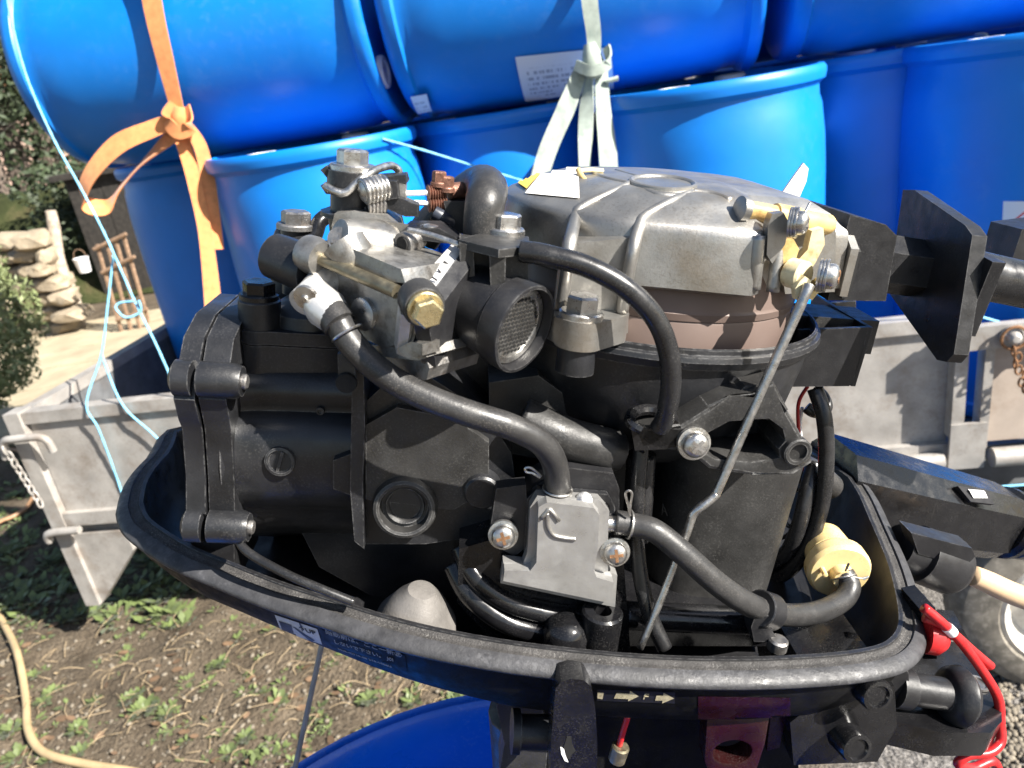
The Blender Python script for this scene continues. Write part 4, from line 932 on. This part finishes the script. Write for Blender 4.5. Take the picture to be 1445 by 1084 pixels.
etube('lower_cable',[(905,628,-.090),(900,690,-.094),(898,760,-.098),(905,820,-.104),(918,870,-.110),(938,915,-.116)],.0040,'rubber_shiny')
# clamp on the cable with screw
ck=pris('cable_clamp',[(888,592),(915,606),(980,606),(984,622),(940,634),(896,636)],-.104,.002,'black_gloss',.0006)
bm=NB(); c=E(915,592,Y=-.094); tube(bm,[E(905,606,Y=-.104),E(890,596,Y=-.102),E(893,583,Y=-.095),E(915,578,Y=-.089),E(945,586,Y=-.092),E(950,600,Y=-.102)],.0028,8,6); ep('clamp_loop',bm,'black_gloss',ck)
bm=NB(); prism(bm,[E(887,590,Y=-.1035),E(893,630,Y=-.1035),E(905,640,Y=-.1035),E(910,640,Y=-.098),E(896,585,Y=-.094)],(.0,.001,0)); ep('clamp_side',bm,'black_gloss',ck)
phillips('screw',E(977,624,Y=-.104),(.05,-.97,.15),.0062,'steel',None,.9,2,'steel_dull')
# hose holder near the front rim
hdir=E(1100,867,Y=-.105)-E(1055,852,Y=-.115); hh=ecyl('hose_holder',E(1080,861,Y=-.110),hdir,[(-.0055,.0062),(-.0055,.0088),(-.005,.0094),(.005,.0094),(.0055,.0088),(.0055,.0062)],'black_plastic',None,28)
pris('holder_foot',[(1066,868),(1094,870),(1090,890),(1098,906),(1064,906),(1060,885)],-.118,.012,'black_plastic',.003,hh,seg=3)
ecyl('holder_bolt',E(1098,906,Y=-.119),Z_,[(-.004,.005),(.001,.005),(.002,.004),(.002,0)],'steel_dull',hh,16)
# right side wiring
etube('spark_lead',[(1150,548,-.02),(1163,590,-.028),(1166,650,-.032),(1160,710,-.036),(1140,770,-.036),(1112,806,-.03),(1085,818,-.02)],.0046,'rubber_shiny')
etube('spark_lead',[(1148,655,-.02),(1140,690,-.03),(1128,740,-.034),(1110,780,-.03),(1080,800,-.02)],.0048,'rubber_shiny')
etube('lead_loop',[(1150,548,.0),(1162,560,-.005),(1166,576,-.01),(1150,582,-.012),(1138,575,-.01)],.0035,'rubber_shiny')
etube('red_wire',[(1140,545,-.01),(1128,565,-.01),(1126,590,-.01),(1130,640,-.015),(1136,668,-.02),(1133,684,-.02)],.0011,'lanyard_red')
etube('white_wire',[(1132,575,-.008),(1129,600,-.008),(1131,630,-.010)],.0010,'white_print')
bm=NB(); lathe(bm,E(1150,672,Y=-.01),(-.8,-.3,.5),[(-.02,.008),(.0,.010),(.012,.009),(.016,.006)],18); ep('wire_boot',bm,'rubber')
for k,(a,b) in enumerate((((1095,720),(1130,748)),((1085,700),(1125,690)),((1100,760),(1128,730)))):
    etube('thin_wire',[(a[0],a[1],-.02),((a[0]+b[0])/2,(a[1]+b[1])/2+8,-.03),(b[0],b[1],-.025)],.0014,'rubber_shiny')
# fuel filter
fa=(E(1186,809,Y=-.062)-E(1160,762,Y=-.030)); c=E(1160,762,Y=-.030); Lf=fa.length
ff=ecyl('fuel_filter',c,fa,[(-.020,.0035),(-.010,.0035),(-.009,.007),(0,.0125),(Lf*.55,.0145),(Lf*.56,.0132),(Lf*.62,.0132),(Lf*.63,.0160),(Lf*.72,.0180),(Lf*.92,.0182),(Lf*.98,.0172),(Lf,.0165),(Lf*1.005,.012),(Lf*1.01,.0068),(Lf*1.2,.0060)],'filter_plastic',None,36,angle=24)
bm=NB(); q=E(1165,812,Y=-.067); lathe(bm,q,fa,[(-.006,.0016),(.0,.0014),(.0006,0)],12); ep('filter_pip',bm,'filter_plastic',ff)
etube('filter_hose',[(1152,746,-.022),(1146,730,-.012),(1150,700,.0)],.0055,'rubber')
ecyl('connector_nut',E(1215,862,Y=-.045),(1,-.15,0),[(-.012,.0125),(.008,.0125),(.010,.011),(.010,0)],'cream_plastic',None,6)
ecyl('connector',E(1228,860,Y=-.045),(1,-.15,0),[(0,.0155),(.012,.0155),(.014,.014),(.03,.014)],'dark_plastic',None,28)
# ---------------------------------------------------------------- interlock rod
etube('interlock_rod',[(1142,402,-.098),(1130,430,-.100),(1075,550,-.103),(1018,680,-.106),(1008,700,-.107),(990,715,-.108),(978,726,-.108),(970,750,-.109),(935,840,-.114),(903,915,-.120)],[.0026,.0023,.0022,.0022,.0022,.0022,.0021,.0020,.0019,.0018],'steel',None,12,6)
# ---------------------------------------------------------------- carburettor
M=E(742,466,Y=-.112); u=V((.74,-.66,-.13)).normalized(); v=Z_.cross(u).normalized(); n_=u.cross(v)   # u out of the mouth, v to the back, n_ up
r0=.0195
it=ecyl('intake_silencer',M,u,[(-.062,.0150),(-.045,.0155),(-.035,.0175),(-.012,.0185),(-.0105,.0198),(-.001,.0200),(0,.0196),(.0002,.0182),(-.0066,.0176),(-.0066,.0)],'black_plastic',None,48)
ecyl('screen_frame',M-u*.0052,u,[(-.001,.0174),(.0006,.0172),(.0008,.0145),(-.0002,.0143)],'steel',it,40)
# punched screen
ecyl('mesh_screen',M-u*.0050,u,[(0,.0146),(.0001,0)],'steel',it,40)
bm=NB(); pt=.0024
for i in range(-9,10):
    for j in range(-9,10):
        a_=(i+.5*(j%2))*pt; b_=j*pt*.82
        if a_*a_+b_*b_<.0136**2:
            q=M-u*.00475+v*a_+n_*b_; bm.faces.new([bm.verts.new(q+(v*math.cos(k*math.pi/3)*.00108+n_*math.sin(k*math.pi/3)*.00086)) for k in range(6)])
o_=ep('screen_holes',bm,'dark_hole',it); o_['kind']='stuff'
ecyl('screen_shade',M-u*.0062,u,[(0,.0150),(.0002,0)],'dark_hole',it,30)
# bracket on top of the silencer with bolt and cable
sb=pris('silencer_bracket',[(648,343),(668,346),(672,440),(652,432)],-.102,.022,'black_dusty',.0012)
pris('bracket_web',[(690,352),(714,352),(712,450),(694,446)],-.110,.018,'black_dusty',.0012,sb)
pris('bracket_web',[(714,356),(745,350),(746,440),(714,446)],-.103,.006,'black_dusty',.0012,sb)
pris('bracket_web',[(660,345),(700,352),(698,440),(664,432)],-.090,.008,'black_plastic',.001,sb)
zt_=E(700,340,Y=-.095).z
bm=NB(); prism(bm,[E(646,338,Z=zt_),E(704,352,Z=zt_),E(748,348,Z=zt_),E(746,334,Z=zt_),E(690,326,Z=zt_)],(0,0,-.0035)); ep('bracket_top',bm,'black_dusty',sb,bev=.0008)
hexbolt('bolt',E(712,329,Z=zt_),Z_,.0074,.0088,'steel',sb,1.25,.2)
# body: built on its own side plane (throat axis u, outward -v)
PCt=E(520,430,Y=-.104)
def EV(px,py,d=0):
    """photo direction met with the carburettor's side plane, d metres behind it"""
    r=erd(px,py); return EC+r*(((PCt+v*d)-EC).dot(v)/r.dot(v))
def vpris(name,pts,d,dep,m,bev,par=None,seg=2):
    bm=NB(); prism(bm,[EV(x,y,d) for x,y in pts],v*dep); return ep(name,bm,m,par,bev=bev,seg=seg)
cb=vpris('carburettor_body',[(442,372),(470,362),(568,410),(584,432),(590,462),(582,484),(540,490),(478,462),(452,420)],0,.032,'aluminium',.004,None,3)
vpris('carburettor_top',[(432,352),(452,340),(480,344),(566,380),(572,400),(552,398),(455,366),(436,366)],-.002,.034,'aluminium',.0014,cb)
vpris('rear_flange',[(424,372),(436,345),(446,352),(444,400),(434,412),(426,400)],-.003,.042,'aluminium',.002,cb)
def slab(name,pts,off,m,bev,par=None):
    bm=NB(); prism(bm,[E(x,y,Y=yy) for x,y,yy in pts],off); return ep(name,bm,m,par,bev=bev)
fr_=slab('throat_flange',[(562,428,-.126),(566,444,-.127),(580,450,-.128),(652,356,-.096),(648,346,-.094),(638,344,-.093)],(-.002,.010,-.020),'bright_aluminium',.0012,cb)
slab('throat_ring',[(582,450,-.1285),(604,456,-.129),(668,372,-.100),(666,356,-.098),(653,353,-.096)],(.004,.010,-.022),'black_plastic',.002,cb)
for k in range(7):
    t=k/6; x0,y0,yy=588+50*t,428-66*t,-.1255+.029*t; bm=NB()
    prism(bm,[E(x0-4,y0-3,Y=yy-.0012),E(x0+(3 if k%2 else 0),y0+2,Y=yy-.0012),E(x0+(3 if k%2 else 0)+1.4,y0+.4,Y=yy-.0012),E(x0-2.6,y0-4.6,Y=yy-.0012)],(0,.0006,0)); ep('graduation_mark',bm,'ink',fr_)
text_mesh('cast_number','30',.0046,mtx(E(572,437,Y=-.1282),E(577,443,Y=-.12)-E(571,433,Y=-.12),None,(-.35,-.9,.25)),'ink',fr_,.0001)
fcb=vpris('float_chamber',[(505,495),(600,502),(606,520),(602,536),(565,545),(520,535),(507,520)],.006,.032,'steel_dull',.004,None,3)
vpris('chamber_flange',[(488,474),(515,486),(596,492),(602,504),(590,509),(510,500),(486,486)],.001,.040,'aluminium',.002,fcb)
vpris('chamber_lug',[(560,492),(580,482),(596,486),(596,502),(575,506)],-.003,.010,'aluminium',.003,fcb)
pris('bowl_strap',[(476,500),(500,498),(502,540),(490,554),(478,545)],-.104,.004,'black_dusty',.0012)
c=E(489,540,Y=-.1045); ecyl('strap_screw',c,-Y_,[(0,.0048),(.0015,.0045),(.0015,0)],'dark_hole',None,18)
# side rod
q0=EV(455,366,-.005); q1=EV(560,412,-.004)
ecyl('tie_rod',q0,q1-q0,[(0,.0029),((q1-q0).length,.0029)],'dull_brass',cb,18)
ecyl('rod_collar',q0-(q1-q0).normalized()*.010,q1-q0,[(0,.008),(.004,.0085),(.010,.0075)],'aluminium',cb,22)
# banjo elbow and end cap at left
ecyl('end_cap',E(416,372,Y=-.075),(.8,-.5,-.1),[(-.012,.0105),(.006,.011),(.008,.0115),(.012,.0115)],'black_plastic',None,26)
el=ecyl('elbow_fitting',E(436,418,Y=-.098),(.35,.75,.3),[(-.006,.0048),(-.0055,.0062),(.002,.0064),(.02,.0085)],'bright_aluminium',None,20)
e0=E(440,412,Y=-.096); e1=E(478,456,Y=-.108); ecyl('elbow_spout',e0,e1-e0,[(-.002,.0070),((e1-e0).length*.55,.0090),((e1-e0).length,.0066)],'bright_aluminium',el,20)
ecyl('elbow_screw',E(433,419,Y=-.105),(-.25,-.9,-.2),[(0,.0055),(.0015,.0053),(.0018,.0018),(.0032,.0015),(.0032,0)],'steel',el,18)
# hose sleeve and white ring
e2=E(486,467,Y=-.1105); ecyl('hose_sleeve',e1-(e2-e1).normalized()*.006,e2-e1,[(0,.0074),(.007,.0074),(.0072,.0068)],'rubber',el,20)
# hex socket plug
c=EV(515,443,-.0005); pax=-v; hp=ecyl('jet_plug',c,pax,[(-.012,.0075),(.0018,.0072),(.0022,.0064)],'steel',None,24)
ecyl('plug_socket',c,pax,[(.0014,.0046),(.0019,.0044),(.0019,0)],'dark_hole',hp,6)
# large yellow-passivated bolt and its lug
c=E(600,436,Y=-.133); bax=(u*.85-v*.5)
bm=NB(); lathe(bm,c-bax*.012,bax,[(0,.0085),(.010,.0085),(.011,.0078),(.011,0)],24); ep('clamp_lug',bm,'black_dusty',cb,bev=.0015)
hexbolt('bolt',c-bax.normalized()*.001,bax,.0061,.0075,'brass_zinc',None,1.18,.3)
ecyl('dowel',E(586,398,Y=-.112),(-.2,-.8,.5),[(-.004,.0022),(.0015,.0022),(.003,.0014),(.0032,0)],'steel_dull',cb,12)
# bosses on top of the body
def cyl2(name,a,b,prof,m,par=cb,seg=22): ecyl(name,a,(b-a),[(t*(b-a).length,r) for t,r in prof],m,par,seg)
cyl2('pump_boss',E(478,338,Y=-.088),E(545,352,Y=-.075),[(-.02,.006),(0,.0088),(.3,.0105),(.7,.0125),(1,.012)],'aluminium')
cyl2('pump_boss',E(486,344,Y=-.090),E(512,388,Y=-.095),[(0,.010),(.6,.0095),(1,.0045)],'aluminium')
cyl2('boss_screw',E(478,337,Y=-.0905),E(484,340,Y=-.086),[(0,.0052),(.5,.0056)],'steel_dull')
cyl2('body_lug',E(520,372,Y=-.088),E(560,382,Y=-.092),[(0,.006),(.8,.006),(1,.0045)],'aluminium')
pris('body_block',[(468,318),(472,302),(500,298),(545,305),(560,318),(566,345),(548,362),(470,348)],-.072,.03,'aluminium',.006,cb,seg=3)
cyl2('stub_pipe',E(568,344,Y=-.088),E(590,336,Y=-.080),[(0,.0048),(1,.0050)],'steel_dull')
cyl2('stub_bore',E(566.5,344.5,Y=-.0888),E(572,343,Y=-.087),[(0,.0031),(1,.0031)],'dark_hole')
# ---------------------------------------------------------------- throttle linkage
lk=ecyl('throttle_pulley',E(497,296,Y=-.055),Z_,[(-.014,.010),(-.004,.011),(-.003,.0145),(-.001,.0145),(-.0005,.0100),(.010,.0100),(.0105,.0115),(.018,.0115)],'black_cast',None,30)
pz=E(497,296,Y=-.055); hexbolt('bolt',pz+V((0,0,.018)),Z_,.0072,.0092,'steel',lk,1.45,.1)
pris('link_arm',[(452,240),(460,234),(482,240),(484,252),(462,252)],-.058,.012,'black_cast',.0015,lk)
pris('link_arm',[(452,262),(470,258),(480,275),(460,274)],-.06,.012,'black_cast',.0015,lk)
etube('link_wire',[(458,262,-.066),(472,270,-.068),(488,272,-.068),(506,256,-.066),(520,246,-.062),(535,238,-.055),(552,234,-.045),(562,240,-.042),(563,250,-.042)],.0019,'steel',lk,10)
pris('lever_plate',[(507,253),(520,250),(572,247),(575,258),(530,262),(508,262)],-.060,.014,'black_plastic',.001,lk)
bm=NB(); a=E(512,271,Y=-.070); b=E(545,264,Y=-.064); d=(b-a); x,y,z=frame(d)
tube(bm,[a+d*(k/48)+(x*math.cos(k*.785)+y*math.sin(k*.785))*.0052 for k in range(49)],.0011,7,2); ep('return_spring',bm,'steel',lk,angle=180)
cyl2('spring_core',a-d*.12,b,[(0,.002),(.08,.0045),(1,.0045)],'steel',lk)
bm=NB(); a=E(514,288,Y=-.066); b=E(540,284,Y=-.062); d=(b-a); x,y,z=frame(d)
tube(bm,[a+d*(k/40)+(x*math.cos(k*.785)+y*math.sin(k*.785))*.005 for k in range(41)],.0010,7,2); ep('return_spring',bm,'steel_dull',lk,angle=180)
pris('stop_arm',[(532,278),(556,276),(590,290),(590,306),(572,306),(548,296),(534,292)],-.066,.010,'black_plastic',.0012,lk)
pris('stop_clamp',[(543,255),(560,256),(563,280),(546,282)],-.068,.014,'black_plastic',.002,lk)
pris('cable_stop',[(560,258),(572,260),(572,282),(561,280)],-.060,.010,'aluminium',.001,lk)
for y0,y1 in ((273,272),(286,287)):
    etube('throttle_wire',[(572,y0,-.052),(590,(y0+y1)/2,-.05),(606,y1,-.048)],.0013,'white_print',lk,8)
for (a,b) in (((603,273),(628,271)),((604,288),(630,287))):
    A=E(*a,Y=-.047); B=E(*b,Y=-.045); d=B-A; bm=NB()
    lathe(bm,A,d,[(q*d.length/14,.0042 if q%2 else .0034) for q in range(15)],16); ep('cable_adjuster',bm,'rust_copper',lk)
for (px,py) in ((619,255),(630,262)):
    hexbolt('adjuster_nut',E(px,py+8,Y=-.046),Z_,.0034,.007,'rust_copper',lk,1.2)
    ecyl('adjuster_stud',E(px,py,Y=-.046),Z_,[(0,.0017),(.003,.0017)],'steel',lk,10)
cyl2('cable_adjuster',E(634,270,Y=-.044),E(655,268,Y=-.040),[(0,.004),(1,.004)],'rust_copper',lk)
pris('cable_bracket',[(626,284),(655,284),(666,298),(664,330),(640,330),(630,305)],-.050,.02,'black_plastic',.002,lk)
etube('cable_sheath',[(612,300,-.05),(626,308,-.05),(640,316,-.046)],.0035,'dark_plastic',lk)
pris('choke_lever',[(565,330),(575,322),(620,322),(650,340),(650,346),(600,340),(570,338)],-.085,.020,'black_plastic',.0012)
etube('choke_wire',[(575,324,-.09),(610,332,-.092),(650,346,-.098)],.0012,'steel')
ecyl('pivot_screw',E(607,325,Y=-.08),Z_,[(0,.004),(.002,.0038),(.0026,.002),(.0026,0)],'steel',None,16)
pris('choke_arm',[(540,312),(565,316),(600,324),(596,330),(560,326)],-.078,.003,'cover_aluminium',.0006)
# ---------------------------------------------------------------- breather elbow
etube('breather_elbow',[(680,345,-.072),(682,310,-.072),(685,284,-.069),(688,266,-.055),(676,262,-.036),(645,282,-.020),(612,314,-.012),(596,336,-.010)],[.0088,.0090,.0092,.0095,.0096,.0095,.0095,.0095],'rubber',None,20)
# ---------------------------------------------------------------- below the pan
leg=pris('drive_leg',[(760,985),(1120,1000),(1130,1120),(1100,1200),(800,1200),(770,1120)],-.095,.10,'cowl_paint',.012,seg=3)
bm=NB(); c=E(900,1100,Y=-.045); obox(bm,V((c.x,-.045,c.z-.30)),AXES,(.085,.05,.62)); ep('leg_column',bm,'cowl_paint',leg,bev=.015,seg=3)
etube('swivel_tube',[(735,1000,-.06),(738,1050,-.06),(742,1130,-.06)],.020,'black_dusty')
pris('bracket_wing',[(700,995),(720,985),(765,1000),(775,1030),(770,1090),(705,1090),(712,1050)],-.10,.02,'black_dusty',.008,seg=3)
lv=pris('latch_lever',[(784,972),(792,962),(806,958),(824,960),(835,970),(840,1000),(843,1050),(842,1100),(776,1100),(778,1040)],-.153,.012,'black_gloss',.0055,seg=4)
pris('latch_slot',[(800,1040),(806,1040),(808,1052),(812,1060),(806,1066),(804,1072),(799,1070),(798,1060),(795,1056)],-.1533,.001,'dark_hole',0,lv)
pris('slot_edge',[(791,1055),(796,1058),(798,1066),(802,1076),(797,1074),(792,1064)],-.1534,.0008,'white_print',0,lv)
ecyl('pivot_bolt',E(733,1032,Y=-.125),X_,[(-.004,.011),(0,.011),(.0005,.0085),(.03,.0085)],'black_cast',None,20)
ecyl('shift_stub',E(874,1060,Y=-.115),(.1,0,1),[(-.006,.0046),(.003,.0048),(.004,.004)],'dull_brass',None,18)
etube('shift_wire',[(874,1052,-.115),(880,1030,-.115),(886,1010,-.115)],.0016,'lanyard_red')
bm=NB(); cen=E(1034,1062,Y=-.128); rh=.0098
hole=[cen+V((rh*1.05*math.cos(k*math.pi/10),0,rh*.82*math.sin(k*math.pi/10))) for k in range(20)]
prism_hole(bm,PP([(998,1012),(1088,1005),(1080,1050),(1064,1100),(1040,1120),(1010,1110),(994,1075)],-.128),hole,(0,.012,0)); ep('lifting_eye',bm,'dark_red',bev=.0012,bang=40)
pris('lifting_gusset',[(1088,1008),(1110,1010),(1100,1055),(1082,1060)],-.122,.008,'dark_red',.001)
# clamp bracket at the right
Zc=-.118
bm=NB(); prism(bm,[E(1236,1012,Z=Zc),E(1270,960,Z=Zc),E(1322,860,Z=Zc),E(1345,862,Z=Zc),E(1412,985,Z=Zc),E(1414,1018,Z=Zc),E(1398,1034,Z=Zc),E(1330,1034,Z=Zc)],(0,0,-.016)); cbk=ep('clamp_bracket',bm,'black_gloss',bev=.002,seg=3)
for (px,py) in ((1338,893),(1380,965)):
    ecyl('bracket_hole',E(px,py,Z=Zc+.0004),Z_,[(0,.0062),(.0010,.006),(.0010,.0046),(-.003,.0044),(-.003,0)],'steel_dull',cbk,22)
pris('clamp_body',[(1160,985),(1262,968),(1266,1025),(1238,1075),(1120,1080),(1115,1020)],-.130,.06,'black_gloss',.006,seg=3)
for (px,py) in ((1236,980),(1207,1054)):
    c=E(px,py,Y=-.139); ecyl('pivot_bolt',c,(.1,-.95,.2),[(-.012,.0085),(.0,.0085),(.002,.0078),(.0024,.0058),(.0010,.0052),(.0010,0)],'black_gloss',None,28)
ecyl('clamp_screw',E(1260,968,Y=-.118),(1,.0,-.15),[(0,.011),(.008,.011),(.009,.0085),(.03,.0085),(.031,.012),(.034,.015),(.038,.016),(.041,.014),(.042,0)],'black_plastic',None,26)
pris('clamp_nut',[(1256,942),(1282,948),(1285,985),(1262,990)],-.124,.016,'black_plastic',.002)
pris('bracket_arm',[(1300,862),(1320,858),(1322,930),(1302,930)],-.100,.02,'black_gloss',.003)
ecyl('stop_button',E(1305,895,Y=-.105),(1,-.2,0),[(0,.010),(.006,.010),(.010,.007),(.011,0)],'lanyard_red',None,20)
etube('lanyard',[(1304,858,-.110),(1330,880,-.112),(1355,905,-.112),(1385,945,-.112),(1408,985,-.114),(1411,1020,-.118),(1412,1046,-.122),(1396,1062,-.126),(1366,1066,-.126),(1352,1078,-.126),(1372,1084,-.124),(1400,1074,-.120),(1410,1090,-.120)],.0026,'lanyard_red')
etube('lanyard',[(1304,872,-.108),(1330,882,-.110),(1350,898,-.110),(1372,918,-.110),(1398,940,-.110)],.0024,'lanyard_red')
ecyl('lanyard_sleeve',E(1336,885,Y=-.1125),E(1347,896,Y=-.1125)-E(1336,885,Y=-.1125),[(0,.0030),(.0055,.0030)],'white_print',None,12)
# tiller arm behind
t0=E(1185,690,Y=.045); t1=E(1420,738,Y=.06); td=(t1-t0)
bm=NB(); x,y,z=frame(td); 
def tsec(t,w,h): 
    c=t0+td*t; return [bm.verts.new(c+x*a*w+y*b*h) for a,b in ((-1,-.6),(-.6,-1),(.6,-1),(1,-.6),(1,.6),(.6,1),(-.6,1),(-1,.6))]
S=[tsec(-.1,.030,.034),tsec(.4,.027,.030),tsec(.9,.022,.026),tsec(.97,.020,.024)]
for a,b in zip(S,S[1:]):
    for i in range(8): bm.faces.new((a[i],a[(i+1)%8],b[(i+1)%8],b[i]))
bm.faces.new(S[0]); bm.faces.new(S[-1])
tl=ep('tiller_arm',bm,'black_gloss',bev=.005,seg=3)
ecyl('tiller_collar',t0+td*.95,td,[(0,.024),(.003,.0275),(.007,.0275),(.009,.0245),(.012,.0245),(.014,.026),(.09,.024)],'rubber_shiny',tl,32)
bm=NB(); c=t0+td*.83; prism(bm,[E(1352,686,Y=.030),E(1390,690,Y=.030),E(1404,712,Y=.026),E(1370,708,Y=.026)],(0,.004,-.003)); tlb=ep('tiller_label',bm,'label_black',tl,bev=.0006)
bm=NB(); prism(bm,[E(1368,692,Y=.0278),E(1390,694,Y=.0278),E(1394,703,Y=.0265),E(1374,703,Y=.0265)],(0,.002,.0)); ep('lettering_block',bm,'white_print',tlb)
# cable boot + tan cable
k0=E(1292,780,Y=-.03); k1=E(1376,812,Y=-.03)
bt_=ecyl('cable_boot',k0,k1-k0,[(-.014,.014),(0,.0145),(.001,.018),(.026,.0185),(.030,.0165),(.034,.010),(.036,.0075)],'black_plastic',None,28)
pris('boot_flap',[(1286,752),(1372,774),(1376,786),(1362,800),(1296,782)],-.044,.014,'black_plastic',.002,bt_)
etube('control_cable',[(1372,812,-.03),(1395,822,-.030),(1430,838,-.030),(1480,856,-.03)],[.0065,.0072,.0074,.0076],'cable_tan')
